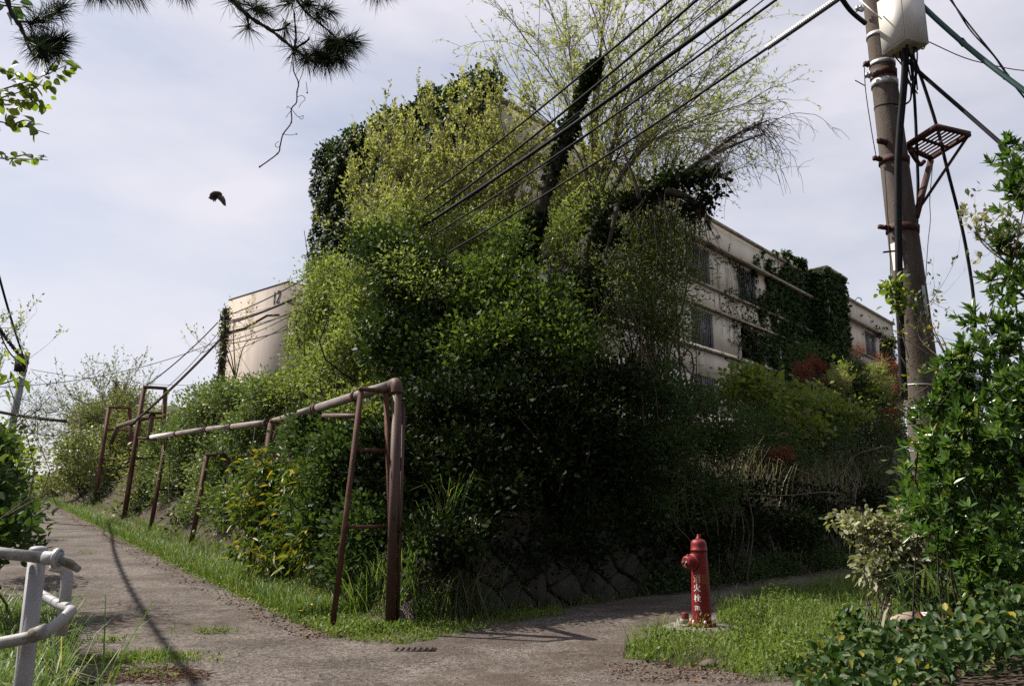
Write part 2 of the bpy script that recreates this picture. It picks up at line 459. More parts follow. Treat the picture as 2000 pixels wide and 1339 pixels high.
def asphalt():
    m, n, N, L = new_mat('worn_asphalt')
    o = N.new('ShaderNodeOutputMaterial')
    b = N.new('ShaderNodeBsdfPrincipled')
    b.inputs['Roughness'].default_value = .9
    b.inputs['Specular IOR Level'].default_value = .22
    L.new(b.outputs[0], o.inputs['Surface'])
    tcn = N.new('ShaderNodeTexCoord')

    def noise(sc, det, ro, off=0, st=(1, 1, 1)):
        mp_ = N.new('ShaderNodeMapping')
        mp_.inputs['Location'].default_value = (off, off * .7, 0)
        mp_.inputs['Scale'].default_value = st
        L.new(tcn.outputs['Object'], mp_.inputs['Vector'])
        t = N.new('ShaderNodeTexNoise')
        t.inputs['Scale'].default_value = sc
        t.inputs['Detail'].default_value = det
        t.inputs['Roughness'].default_value = ro
        L.new(mp_.outputs[0], t.inputs['Vector'])
        return t.outputs['Fac']

    def rng_(v, a, bb, lo=0, hi=1):
        r = N.new('ShaderNodeMapRange')
        for k, x in (('From Min', a), ('From Max', bb), ('To Min', lo), ('To Max', hi)):
            r.inputs[k].default_value = x
        L.new(v, r.inputs['Value'])
        return r.outputs[0]

    def mix(f, a, bb, mode='MIX'):
        x = N.new('ShaderNodeMix')
        x.data_type = 'RGBA'
        x.blend_type = mode
        if isinstance(f, float):
            x.inputs[0].default_value = f
        else:
            L.new(f, x.inputs[0])
        for i, c in ((6, a), (7, bb)):
            if isinstance(c, tuple):
                x.inputs[i].default_value = (*c, 1)
            else:
                L.new(c, x.inputs[i])
        return x.outputs[2]
    v = N.new('ShaderNodeTexVoronoi')
    v.inputs['Scale'].default_value = 48
    L.new(tcn.outputs['Object'], v.inputs['Vector'])
    hsv = N.new('ShaderNodeSeparateColor')
    L.new(v.outputs['Color'], hsv.inputs[0])
    base = mix(rng_(noise(.9, 8, .65), .38, .62), (.062, .051, .044), (.120, .103, .092))
    agg = mix(rng_(hsv.outputs[0], .05, .95, 0, 1), (.38, .35, .32), (1.65, 1.65, 1.65))
    col = mix(1.0, base, agg, 'MULTIPLY')
    col = mix(rng_(noise(.35, 9, .72, 4), 0.49, .60, 0, .85), col, (.058, .041, .030))      # earthy stains
    col = mix(rng_(noise(.55, 9, .78, 9), .55, .66, 0, .6), col, (.165, .150, .138))       # rubbed pale stretches
    col = mix(rng_(noise(4.5, 6, .7, 21), .60, .68, 0, .6), col, (.040, .032, .026))      # dark spots
    col = mix(rng_(noise(1.7, 9, .75, 9), .60, .70, 0, .7), col, (.19, .172, .158))       # pale worn patches
    # cracks
    vc = N.new('ShaderNodeTexVoronoi')
    vc.feature = 'DISTANCE_TO_EDGE'
    vc.inputs['Scale'].default_value = .55
    mp2 = N.new('ShaderNodeMapping')
    L.new(tcn.outputs['Object'], mp2.inputs['Vector'])
    dn = N.new('ShaderNodeTexNoise')
    dn.inputs['Scale'].default_value = 2.2
    dn.inputs['Detail'].default_value = 6
    L.new(tcn.outputs['Object'], dn.inputs['Vector'])
    vm = N.new('ShaderNodeVectorMath')
    vm.operation = 'MULTIPLY_ADD'
    vm.inputs[1].default_value = (1.7, 1.7, 0)
    L.new(dn.outputs['Color'], vm.inputs[0])
    L.new(mp2.outputs[0], vm.inputs[2])
    L.new(vm.outputs[0], vc.inputs['Vector'])
    crack = rng_(vc.outputs['Distance'], .0, .010, .7, 0)
    gate = rng_(noise(.5, 3, .5, 15), .48, .56)
    mu = N.new('ShaderNodeMath')
    mu.operation = 'MULTIPLY'
    L.new(crack, mu.inputs[0])
    L.new(gate, mu.inputs[1])
    col = mix(mu.outputs[0], col, (.035, .03, .026))
    L.new(col, b.inputs['Base Color'])
    hgt = N.new('ShaderNodeMath')
    hgt.operation = 'ADD'
    L.new(v.outputs['Distance'], hgt.inputs[0])
    hn = N.new('ShaderNodeMath')
    hn.operation = 'MULTIPLY_ADD'
    L.new(noise(9, 6, .6, 2), hn.inputs[0])
    hn.inputs[1].default_value = 1.8
    hn.inputs[2].default_value = 0
    L.new(hn.outputs[0], hgt.inputs[1])
    h2 = N.new('ShaderNodeMath')
    h2.operation = 'SUBTRACT'
    L.new(hgt.outputs[0], h2.inputs[0])
    L.new(mu.outputs[0], h2.inputs[1])
    bn = N.new('ShaderNodeBump')
    bn.inputs['Strength'].default_value = .75
    bn.inputs['Distance'].default_value = .015
    L.new(h2.outputs[0], bn.inputs['Height'])
    L.new(bn.outputs[0], b.inputs['Normal'])
    return m

M['asphalt'] = asphalt()
M['soil'] = solid('soil', (0.0385, 0.0294, 0.0224), (0.0805, 0.063, 0.049), .95, 3, .1, .8, 14, c3=(0.035, 0.042, 0.014), c3amt=.3)

# ------------------------------------------------------------------ vegetation helpers
def unit(v):
    return v / (np.linalg.norm(v, axis=-1, keepdims=True) + 1e-9)

def leaf_arrays(P, D, L, Wd, N=None, shape=4, fold=.18, droop=.0):
    """P base points, D directions, L lengths, Wd widths"""
    n = len(P)
    if N is None:
        N = unit(RNG.normal(size=(n, 3)) + np.array([0, 0, .8]))
    S = unit(np.cross(D, N))
    N = np.cross(S, D)
    L, Wd = L[:, None], Wd[:, None]
    dn = np.array([0, 0, -1.0]) * droop
    if shape == 4:
        V = np.stack([P, P + D * L * .45 + S * Wd / 2 + N * Wd * fold, P + (D + dn) * L, P + D * L * .45 - S * Wd / 2 + N * Wd * fold], 1)
        q = np.arange(n)[:, None] * 4 + np.array([[0, 1, 2, 3]])
        return V.reshape(-1, 3), q, 1
    V = np.stack([P,
                  P + D * L * .28 + S * Wd * .46 + N * Wd * fold,
                  P + (D + dn * .5) * L * .66 + S * Wd * .40 + N * Wd * fold,
                  P + (D + dn) * L,
                  P + (D + dn * .5) * L * .66 - S * Wd * .40 + N * Wd * fold,
                  P + D * L * .28 - S * Wd * .46 + N * Wd * fold], 1)
    b = np.arange(n)[:, None] * 6
    q = np.concatenate([b + np.array([[0, 1, 2, 3]]), b + np.array([[0, 3, 4, 5]])], 1).reshape(-1, 4)
    return V.reshape(-1, 3), q, 2

def leaf_obj(name, parent, mat, P, D, L, aspect=.5, tint=None, N=None, shape=4, droop=0., keep_above=True):
    P = np.asarray(P, float)
    n = len(P)
    L = np.asarray(L, float) * np.ones(n)
    tint = RNG.random(n) if tint is None else tint
    if keep_above:
        k = P[:, 2] > H(P[:, 0], P[:, 1]) + .005
        P, D, L, tint = P[k], D[k], L[k], tint[k]
        N = N[k] if N is not None else None
    V, q, m = leaf_arrays(P, D, L, L * aspect, N, shape, droop=droop)
    return mk(name, V, [q], mat, parent, np.repeat(tint, m))

_leaf_cache = {}
def leaf_parts(parent, mat, P, D, L, aspect=.45, count=300, N=None, tint=None, name='leaf'):
    """single leaves as parts: 12-triangle pointed ovals with a folded midrib; mesh data shared by tint class"""
    n = min(len(P), count)
    o0 = org(parent)
    for i in range(n):
        tv = int((tint[i] if tint is not None else RNG.random()) * 5.999)
        key = (mat.name, tv, round(aspect, 2))
        me = _leaf_cache.get(key)
        if me is None:
            xs = np.array([0, .15, .38, .62, .85, 1.0])
            ws = np.array([0, .30, .5, .46, .24, 0]) * aspect
            V, q, t = [], [], []
            for x, w in zip(xs, ws):
                cz = -.12 * x * x
                V += [(x, 0, cz), (x, w, cz + w * .35), (x, -w, cz + w * .35)]
            for k in range(5):
                a, b_ = k * 3, k * 3 + 3
                q += [(a, a + 1, b_ + 1, b_), (a, b_, b_ + 2, a + 2)]
            me = bpy.data.meshes.new(name)
            me.from_pydata(V, [], q)
            me.attributes.new('tint', 'FLOAT', 'FACE').data.foreach_set('value', np.full(len(q), (tv + .5) / 6, np.float32))
            me.materials.append(mat)
            _leaf_cache[key] = me
        d = D[i] / np.linalg.norm(D[i])
        nn = N[i] if N is not None else RNG.normal(size=3) + np.array([0, 0, 1.0])
        s = np.cross(nn, d)
        s /= np.linalg.norm(s) + 1e-9
        nn = np.cross(d, s)
        Mx = Matrix(((d[0], s[0], nn[0]), (d[1], s[1], nn[1]), (d[2], s[2], nn[2])))
        o = bpy.data.objects.new(name, me)
        o.parent = parent
        o.location = tuple(P[i] - o0)
        o.rotation_euler = Mx.to_euler()
        o.scale = (L[i],) * 3
        COL.objects.link(o)

def Bl(px, py, Y, rx, rz, ry=None, w=1.0):
    c = at(px, py, Y)
    s = Y * 1.02 / F_PX
    return (c, np.array([rx * s, ry if ry else rx * s, rz * s]), w)

def Bv(px, py, v, rx, rz, ry=None, w=1.0):
    """a blob whose centre lies v metres in from the right edge of the uphill road"""
    d = ray(px, py)
    return Bl(px, py, (v - L1N @ (-L1A)) / (L1N[0] * d[0] / d[1] + L1N[1]), rx, rz, ry, w)

def bank_depth(px, py, w):
    """distance of the point seen there that lies w metres into the bank from the side lane"""
    d = ray(px, py)
    return (w + S_N @ S_B) / (S_N[0] * d[0] / d[1] + S_N[1])

def Bs(px, py, w_in, rx, rz, ry=None, w=1.0):
    return Bl(px, py, bank_depth(px, py, w_in), rx, rz, ry, w)

def sample_blobs(blobs, n, shell=.45):
    """spray centres in a set of lumpy ellipsoids, biased to the outside; returns points, outward directions"""
    vol = np.array([b[1].prod() ** .67 * b[2] for b in blobs])
    idx = RNG.choice(len(blobs), n, p=vol / vol.sum())
    C = np.array([b[0] for b in blobs])[idx]
    R = np.array([b[1] for b in blobs])[idx]
    d = unit(RNG.normal(size=(n, 3)))
    ph = np.array([[sin(i * 7.3 + j * 2.1) * 6 for j in range(6)] for i in range(len(blobs))])[idx]
    lump = 1 + .16 * np.sin(3.1 * d[:, 0] * 2 + ph[:, 0]) * np.sin(2.7 * d[:, 2] * 2 + ph[:, 1]) + .12 * np.sin(7 * d[:, 0] + ph[:, 2] + 5 * d[:, 2]) + .10 * np.sin(11 * d[:, 2] + ph[:, 3] + 9 * d[:, 1])
    r = RNG.random(n) ** shell * lump
    X = C + d * R * r[:, None]
    m = max(4, n // 11)
    if n > 60:                      # gather the sprays into uneven boughs
        pick = RNG.integers(0, m, n)
        pull = RNG.uniform(.45, .95, n)[:, None]
        near = X[:m][pick]
        # only pull towards a bough of the same blob
        same = (idx[:m][pick] == idx)[:, None]
        for _ in range(5):
            p2 = RNG.integers(0, m, n)
            ok = (idx[:m][p2] == idx)[:, None]
            better = ok & ((~same) | (np.linalg.norm(X[:m][p2] - X, axis=1, keepdims=True) < np.linalg.norm(near - X, axis=1, keepdims=True)))
            near = np.where(better, X[:m][p2], near)
            same = same | ok
        X = np.where(same, X + (near - X) * pull, X)
    return X, d

def sprays(cent, outd, per, sig, L, up=.3, flat=.6, jitter=.6):
    """leaves fanned about each spray centre"""
    n = len(cent)
    k = n * per
    c = np.repeat(cent, per, 0)
    o = np.repeat(outd, per, 0)
    off = RNG.normal(size=(k, 3)) * sig * np.array([1, 1, flat])
    D = unit(off / (sig + 1e-6) * .5 + o * .5 + np.array([0, 0, up]) + RNG.normal(size=(k, 3)) * jitter)
    Ls = L * RNG.uniform(.6, 1.25, k)
    base = np.repeat(RNG.random(n), per)
    tint = np.clip(base * .55 + RNG.random(k) * .45, 0, 1)
    return c + off, D, Ls, tint

def whorls(cent, outd, per, L):
    n = len(cent)
    ax = unit(outd * .6 + np.array([-.15, -.1, .75]) + RNG.normal(size=(n, 3)) * .3)
    u = unit(np.cross(ax, RNG.normal(size=(n, 3))))
    v = np.cross(ax, u)
    a = np.tile(np.arange(per) * 2.399, n) + np.repeat(RNG.random(n) * 6, per)
    op = np.tile(np.linspace(.25, 1.25, per), n)
    A, U, Vv = (np.repeat(x, per, 0) for x in (ax, u, v))
    rad = np.cos(a)[:, None] * U + np.sin(a)[:, None] * Vv
    D = unit(A * np.cos(op)[:, None] + rad * np.sin(op)[:, None] + RNG.normal(size=A.shape) * .12)
    Nn = unit(A * np.sin(op)[:, None] - rad * np.cos(op)[:, None] + RNG.normal(size=A.shape) * .1)
    P = np.repeat(cent, per, 0) - A * (op * L * .25)[:, None]
    tint = np.clip(np.repeat(RNG.random(n), per) * .6 + RNG.random(n * per) * .42, 0, 1)
    return P, D, L * RNG.uniform(.6, 1.15, n * per) * np.repeat(RNG.uniform(.6, 1.2, n), per), tint, Nn

def stems(parent, base, tips, r0, mat, name='stem', k=4, spread=.25, bend=.15):
    m = MB()
    base = np.asarray(base)
    for tpt in tips:
        b0 = base + RNG.normal(size=3) * np.array([spread, spread, 0])
        far = np.hypot(*(tpt - base)[:2])
        if far > 1.0:
            b0 = tpt + (base - tpt) * (.6 / far) + RNG.normal(size=3) * spread
        b0[2] = H(b0[0], b0[1]) - .05
        L = np.linalg.norm(tpt - b0)
        mid1 = b0 * .65 + tpt * .35 + RNG.normal(size=3) * L * bend * .6 + np.array([0, 0, L * .06])
        mid2 = b0 * .3 + tpt * .7 + RNG.normal(size=3) * L * bend * .5 + np.array([0, 0, L * .05])
        p = smooth_path([b0, mid1, mid2, tpt], 4)
        m.tube(p, np.linspace(r0, r0 * .22, len(p)), k, False)
    o = m.build(name, mat, parent)
    o['kind'] = 'stuff'
    return o

def bush(name, label, cat, blobs, n, per, sig, L, mat, base_px=None, base=None, aspect=.5, shape=4, n_stem=14, stem_r=.02, shell=.45, group=None, up=.3, stem_mat='twig', mode='spray', parts=0, droop=0., stem_bend=.15, clip_far=None):
    if base is None:
        if base_px:
            base = at(*base_px)
        else:
            base = np.mean([b[0] for b in blobs], 0)
    base = np.array(base, float)
    base[2] = H(base[0], base[1])
    root = T(name, label, cat, base, group)
    c, d = sample_blobs(blobs, n, shell)
    N = None
    if mode == 'spray':
        P, D, Ls, tint = sprays(c, d, per, sig, L, up)
    else:
        P, D, Ls, tint, N = whorls(c, d, per, L)
    if parts:
        k = P[:, 2] > H(P[:, 0], P[:, 1]) + .03
        dep = np.linalg.norm(P - np.array([0, 0, CAMZ]), axis=1)
        sx = CX + F_PX * P[:, 0] / (P[:, 1] * cos(PITCH) + (P[:, 2] - CAMZ) * sin(PITCH) + 1e-6)
        score = dep - np.clip(Ls / L, .5, 1.3) * .6 + np.where(k & (sx > 0) & (sx < 2000) & (P[:, 1] > 1), 0, 1e3)
        o = np.argsort(score)
        i1, i2 = o[:parts], o[parts:]
        leaf_parts(root, mat, P[i1], D[i1], Ls[i1], aspect, parts, N[i1] if N is not None else None, tint[i1])
        P, D, Ls, tint = P[i2], D[i2], Ls[i2], tint[i2]
        N = N[i2] if N is not None else None
    cr = leaf_obj('crown', root, mat, P, D, Ls, aspect, tint, N, shape, droop)
    if parts:
        cr['kind'] = 'stuff'
    if n_stem:
        stems(root, base, c[RNG.choice(n, min(n_stem, n), replace=False)], stem_r, M[stem_mat], bend=stem_bend)
    return root

def grow_line(p, d, L, n, wob, trop):
    pts = [np.array(p, float)]
    d = np.array(d, float)
    d /= np.linalg.norm(d)
    for i in range(n):
        d = d + RNG.normal(size=3) * wob + np.asarray(trop) * ((i + 1) / n)
        d /= np.linalg.norm(d)
        pts.append(pts[-1] + d * L / n)
    return np.array(pts)

def twiggy(root, limbs, r_limb, n_sub, sub_len, n_sub2, sub2_len, mats, leafspec, trop=(0, 0, 0), trop2=(0, 0, 0), ang=.7, up=.25, start=.2):
    """limbs: list of polylines. Each gets sub-branches, each of these twigs with leaves."""
    mb, mt = MB(), MB()
    LP, LD = [], []
    for pl in limbs:
        P = smooth_path(pl, 6)
        mb.tube(P, np.linspace(r_limb, r_limb * .25, len(P)), 6, True)
        Tn = unit(np.gradient(P, axis=0))
        for _ in range(n_sub):
            i = int(len(P) * RNG.uniform(start, .99))
            d = unit(Tn[i] + RNG.normal(size=3) * ang + np.array([0, 0, up]))
            L = sub_len * RNG.uniform(.5, 1.3)
            s = grow_line(P[i], d, L, 5, .13, trop)
            mt.tube(s, np.linspace(r_limb * .3, r_limb * .10, len(s)), 3, False)
            Ts = unit(np.gradient(s, axis=0))
            for _ in range(n_sub2):
                j = int(RNG.integers(1, len(s)))
                d2 = unit(Ts[j] + RNG.normal(size=3) * ang * .8 + np.array([0, 0, up]))
                w = grow_line(s[j], d2, sub2_len * RNG.uniform(.4, 1.3), 4, .12, trop2)
                mt.tube(w, np.linspace(r_limb * .12, r_limb * .05, len(w)), 3, False)
                for _l in range(leafspec['n']):
                    q = RNG.uniform(.15, 1) * (len(w) - 1.001)
                    a = int(q)
                    LP.append(w[a] + (w[a + 1] - w[a]) * (q - a))
                    LD.append(unit(w[a + 1] - w[a]))
    mb.build('branch', M[mats[0]], root, True)
    mt.build('twig', M[mats[1]], root)['kind'] = 'stuff'
    if LP:
        LP, LD = np.array(LP), np.array(LD)
        D = unit(LD + RNG.normal(size=LD.shape) * leafspec.get('jit', .7) + np.array([0, 0, leafspec.get('up', 0)]))
        leaf_obj('crown', root, M[leafspec['mat']], LP, D, leafspec['L'] * RNG.uniform(.6, 1.3, len(LP)), leafspec.get('aspect', .3))

def blades(name, P, h, w, mat, parent=None, lean=.5, curve=.5, ldir=None, tint=None):
    n = len(P)
    a = RNG.random(n) * 2 * pi
    dirv = np.stack([np.cos(a), np.sin(a), 0 * a], 1)
    if ldir is not None:
        dirv = unit(dirv + np.asarray(ldir))
    side = np.stack([-dirv[:, 1], dirv[:, 0], 0 * a], 1)
    b = RNG.random(n) * pi
    side = unit(side * np.cos(b)[:, None] + dirv * np.sin(b)[:, None] * .6)
    h = (h * RNG.uniform(.45, 1.2, n))[:, None]
    w = (w * RNG.uniform(.7, 1.2, n))[:, None]
    ln = (lean * RNG.uniform(.3, 1.2, n))[:, None]
    up = np.array([0, 0, 1.0])
    p1 = P + up * h * .5 + dirv * h * ln * .3
    p2 = P + up * h * .85 + dirv * h * ln * .75
    cv = (curve * RNG.uniform(0, 1.2, n))[:, None]
    p3 = P + up * h * (1 - cv * .35) + dirv * h * (ln * 1.1 + cv * .35)
    V = np.stack([P - side * w / 2, P + side * w / 2, p1 - side * w * .45, p1 + side * w * .45, p2 - side * w * .3, p2 + side * w * .3, p3 - side * w * .04, p3 + side * w * .04], 1)
    k = np.arange(n)[:, None] * 8
    q = np.concatenate([k + np.array([[0, 1, 3, 2]]), k + np.array([[2, 3, 5, 4]]), k + np.array([[4, 5, 7, 6]])], 1).reshape(-1, 4)
    tint = RNG.random(n) if tint is None else tint
    return mk(name, V.reshape(-1, 3), [q], mat, parent, np.repeat(tint, 3))

def in_poly(x, y, poly):
    poly = np.asarray(poly)
    ins = np.zeros(len(x), bool)
    j = len(poly) - 1
    for i in range(len(poly)):
        xi, yi = poly[i]
        xj, yj = poly[j]
        c = ((yi > y) != (yj > y)) & (x < (xj - xi) * (y - yi) / (yj - yi + 1e-12) + xi)
        ins ^= c
        j = i
    return ins

def scatter(poly, n, zoff=0., patch=0.):
    poly = np.asarray(poly, float)
    lo, hi = poly.min(0), poly.max(0)
    o = []
    cnt = 0
    while cnt < n:
        p = RNG.uniform(lo, hi, (n * 2, 2))
        k = in_poly(p[:, 0], p[:, 1], poly)
        if patch:
            nn = np.sin(p[:, 0] * 3.1 + 1.3 * np.sin(p[:, 1] * 2.3)) * np.sin(p[:, 1] * 2.7 + 1.7 * np.sin(p[:, 0] * 1.9)) * .5 + .5
            k &= RNG.random(len(p)) < (1 - patch) + patch * nn
        o.append(p[k])
        cnt += k.sum()
    p = np.concatenate(o)[:n]
    return np.column_stack([p, H(p[:, 0], p[:, 1]) + zoff])

def gpoly(pxs):
    return [gnd(*q)[:2] for q in pxs]

# ------------------------------------------------------------------ setting: ground and roads
xs = np.concatenate([[-900, -500, -250, -140, -90, -65], np.arange(-50, -20, 1.0), np.arange(-20, 16, .25), np.arange(16, 60, 1.2), [65, 90, 140, 250, 500, 900]])
ys = np.concatenate([[-300, -120, -50, -20, -8], np.arange(-3, 26, .25), np.arange(26, 75, 1.0), [80, 95, 120, 160, 250, 500, 1000]])
gx, gy = np.meshgrid(xs, ys, indexing='ij')
gz = H(gx, gy)
nearf = np.hypot(gx, gy) < 30
gz = gz + np.where(nearf, .012 * np.sin(gx * 5.1 + np.sin(gy * 3)) * np.sin(gy * 4.3), 0)
def grid_faces(nx, ny):
    i, j = np.meshgrid(np.arange(nx - 1), np.arange(ny - 1), indexing='ij')
    a = (i * ny + j).ravel()
    return np.stack([a, a + ny, a + ny + 1, a + 1], 1)
g = mk('ground', np.stack([gx, gy, gz], -1).reshape(-1, 3), [grid_faces(len(xs), len(ys))], M['soil'], smooth=True)
tag(g, kind='structure')

def sheet(name, fn, us, vsn, zoff, edge=0.0):
    P = []
    for i, u in enumerate(us):
        for j, v in enumerate(vsn):
            x, y = fn(u, v)
            if edge and j in (0, len(vsn) - 1):
                e = edge * (sin(u * 2.3 + j) * .5 + sin(u * 5.1 + 2 * j) * .3 + sin(u * 11.7) * .2)
                x2, y2 = fn(u, v + (e if j == 0 else e))
                x, y = x2, y2
            P.append((x, y, float(H(x, y)) + zoff))
    o = mk(name, P, [grid_faces(len(us), len(vsn))[:, ::-1]], M['asphalt'], smooth=True)
    return tag(o, kind='structure')

def road_pt(u, v):
    p = L1A + L1D * u + L1N * v
    return p[0], p[1]
def side_pt(t, v):
    p = S_B + S_D * t + S_N * v
    return p[0], p[1]
sheet('road', road_pt, np.arange(-1.5, 62, .5), np.linspace(-3.15, .26, 8), .0180, .10)
sheet('side_road', side_pt, np.arange(-4.0, 45, .5), np.linspace(-2.25, .12, 7), .0195, .08)
# the junction apron in front, as one sheet
jx, jy = np.meshgrid(np.arange(-9, 3.01, .3), np.arange(-6, 10.61, .3), indexing='ij')
def apron_right(y):
    return np.interp(y, [-6, 6.6, 7.2, 8.0, 9.2, 10.0, 10.6], [2.6, 2.5, 1.85, 1.25, 1.40, 1.6, 2.05])
def apron_left(y):
    return np.interp(y, [-6, 5, 8, 10.6], [-1.8, -2.6, -3.9, -5.5])
tt = (jx + 9) / 12
ax = apron_left(jy) + (apron_right(jy) - apron_left(jy)) * tt
ax = ax + .06 * np.sin(jy * 4.7) * np.where((tt < .01) | (tt > .99), 1, 0)
# keep off the verge tip
az = H(ax, jy) + .021
ap = mk('junction', np.stack([ax, jy, az], -1).reshape(-1, 3), [grid_faces(*jx.shape)], M['asphalt'], smooth=True)
tag(ap, kind='structure')

# ------------------------------------------------------------------ the apartment block on the bank
B_AZ = radians(40.6)
C0 = at(940, 172, 22.0)
ROOF = float(C0[2])
ROTZ = pi / 2 - B_AZ                # local +x runs along the long front, local +y along the end wall
bld = T('apartment_block', 'long derelict three storey concrete apartment block half buried in greenery', 'building', (C0[0], C0[1], 0), rotz=ROTZ)
LEN, DEP, BASE = 42.0, 7.6, 2.0
def pt(name, mb, mat, parent=bld, **k):
    return mb.build(name, M[mat], parent, local=True, **k)
body = MB()
FW = [(12.7, 14.65), (17.35, 19.35), (21.6, 23.6), (30.4, 32.5), (35.6, 37.8), (39.2, 40.8), (3.2, 5.2), (8.0, 10.0)]
FW.sort()
LV = [(10.62, 12.3), (7.92, 9.45), (5.1, 6.65)]
# the front is built as bands and piers so that every window is a real opening
zs = [BASE, 5.1, 6.65, 7.92, 9.45, 10.62, 12.3, ROOF - .12]
for i in range(0, 7, 2):
    pt('wall_band', MB().box((LEN / 2, .12, (zs[i] + zs[i + 1]) / 2), (LEN, .24, zs[i + 1] - zs[i])), 'wall')
xsn = [0] + [v for w in FW for v in w] + [LEN]
for lo, hi in LV:
    for k in range(0, len(xsn), 2):
        pt('wall_panel', MB().box(((xsn[k] + xsn[k + 1]) / 2, .135, (lo + hi) / 2), (xsn[k + 1] - xsn[k], .21, hi - lo)), 'wall')
pt('end_wall', MB().box((.12, DEP / 2 + .12, (BASE + ROOF - .12) / 2), (.24, DEP - .24, ROOF - .12 - BASE)), 'wallend')
pt('end_wall', MB().box((LEN - .12, DEP / 2 + .12, (BASE + ROOF - .12) / 2), (.24, DEP - .24, ROOF - .12 - BASE)), 'wall')
pt('back_wall', MB().box((LEN / 2, DEP, (BASE + ROOF - .12) / 2), (LEN, .24, ROOF - .12 - BASE)), 'wall')
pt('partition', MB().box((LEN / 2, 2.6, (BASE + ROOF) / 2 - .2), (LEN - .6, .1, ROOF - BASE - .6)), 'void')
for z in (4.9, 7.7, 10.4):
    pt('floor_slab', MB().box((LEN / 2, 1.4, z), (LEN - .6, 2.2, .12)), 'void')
pt('roof', MB().box((LEN / 2, DEP / 2, ROOF - .06), (LEN + .16, DEP + .3, .12)), 'ledge')
pt('ledge', MB().box((LEN / 2, -.16, 12.42), (LEN - .4, .32, .10)), 'ledge')
for z in (10.55, 9.58, 7.75):
    pt('ledge', MB().box((LEN / 2, -.09, z), (LEN - .4, .18, .09)), 'ledge')
for li, (lo, hi) in enumerate(LV):
    for wi, (a, b) in enumerate(FW):
        cx, cz, w, h = (a + b) / 2, (lo + hi) / 2, b - a, hi - lo
        dark = (li == 1 and abs(a - 17.35) < .1)
        fr = MB()
        for xx in (a + .03, b - .03):
            fr.box((xx, .12, cz), (.06, .07, h))
        for zz in (lo + .03, hi - .03):
            fr.box((cx, .12, zz), (w - .12, .07, .06))
        fo = pt('window', fr, 'frame')
        if dark:
            continue
        for k in range(2):
            pt('pane', MB().box((a + w * (.25 + .5 * k), .15 + .012 * k, cz), (w / 2 - .07, .012, h - .12)), 'glass', fo)
        pt('sash', MB().box((cx, .14, cz), (.05, .05, h - .12)), 'frame', fo)
        nb = 9 if li == 0 else 12
        for k in range(nb):
            pt('window_bar', MB().box((a + w * (k + .5) / nb, .03, cz), (.022, .022, h - .1)), 'frame', fo)
# stair tower
tw = MB()
tw.box((27.7, -.45, (BASE + ROOF + .15) / 2), (3.0, .9, ROOF + .15 - BASE))
pt('stair_tower', tw, 'wall')
pt('tower_roof', MB().box((27.7, -.40, ROOF + .22), (3.3, 1.5, .12)), 'ledge')
pt('parapet', MB().box((24.2, .3, ROOF + .16), (4.0, .5, .36)), 'wall')
dpm = MB().tube([(21.45, -.08, 6.5), (21.45, -.08, 10.95)], .055, 10)
dp = pt('downpipe', dpm, 'plate')
for z in (8.0, 9.6, 10.7):
    pt('clip', MB().lathe([(.056, -.03), (.072, -.03), (.072, .03), (.056, .03)], (21.45, -.08, z), k=12), 'frame', dp)
for x in (15.4, 31.9, 35.0, 37.2):
    pt('vent', MB().lathe([(0, .14), (.07, .14), (.09, .05), (.09, 0)], (x, 0, 13.1), (0, -1, 0), 10), 'ledge')
pt('roof_fitting', MB().tube(smooth_path([(33.9, -.05, ROOF), (34.0, -.2, ROOF + .22), (34.5, -.25, ROOF + .25), (34.6, -.25, ROOF + .12)]), .03, 6), 'frame')

# the second block behind, with its painted number
c12 = at(562, 551, 52.0)
b12 = T('apartment_block', 'pale pinkish block on the hill with the number 12 painted high on its end wall', 'building', (c12[0], c12[1], 0), rotz=ROTZ)
R12 = float(c12[2])
pt('wall', MB().box((10, 3.75, (R12 + 1) / 2), (20, 7.5, R12 - 1.0)), 'wallend', b12)
pt('roof', MB().box((10, 3.75, R12 + .04), (20.04, 7.54, .08)), 'roofgrey', b12)
for zz in (R12 - 2.55, R12 - 5.4):
    wo = pt('window', MB().box((1.6, -.02, zz), (1.9, .06, 1.5)), 'frame', b12)
    pt('pane', MB().box((1.15, -.06, zz), (.8, .012, 1.3)), 'glass', wo)
    pt('pane', MB().box((2.05, -.06, zz), (.8, .012, 1.3)), 'glass', wo)
pt('ledge', MB().box((9.9, -.2, R12 - 1.4), (19.8, .38, .14)), 'ledge', b12)
pt('downpipe', MB().tube([(.25, -.12, 4), (.25, -.12, R12 - 2.2)], .08, 8), 'rustpipe', b12)
# the numerals as thin raised strokes on the end wall (local -x face); y runs away to the picture's left
num = MB()
y0, zt = 1.30, R12 - .42
def stroke(pts, w=.045):
    P = smooth_path([(-.012, y0 - a * .82, zt - .86 * b) for a, b in pts], 5)
    num.tube(P, w, 5)
stroke([(-.18, .0), (-.20, .5), (-.22, 1.0)])
stroke([(.20, .16), (.34, .02), (.56, .02), (.64, .2), (.50, .48), (.28, .74), (.14, .93)])
stroke([(.14, .95), (.36, .90), (.56, .92)])
pt('number', num, 'number', b12)
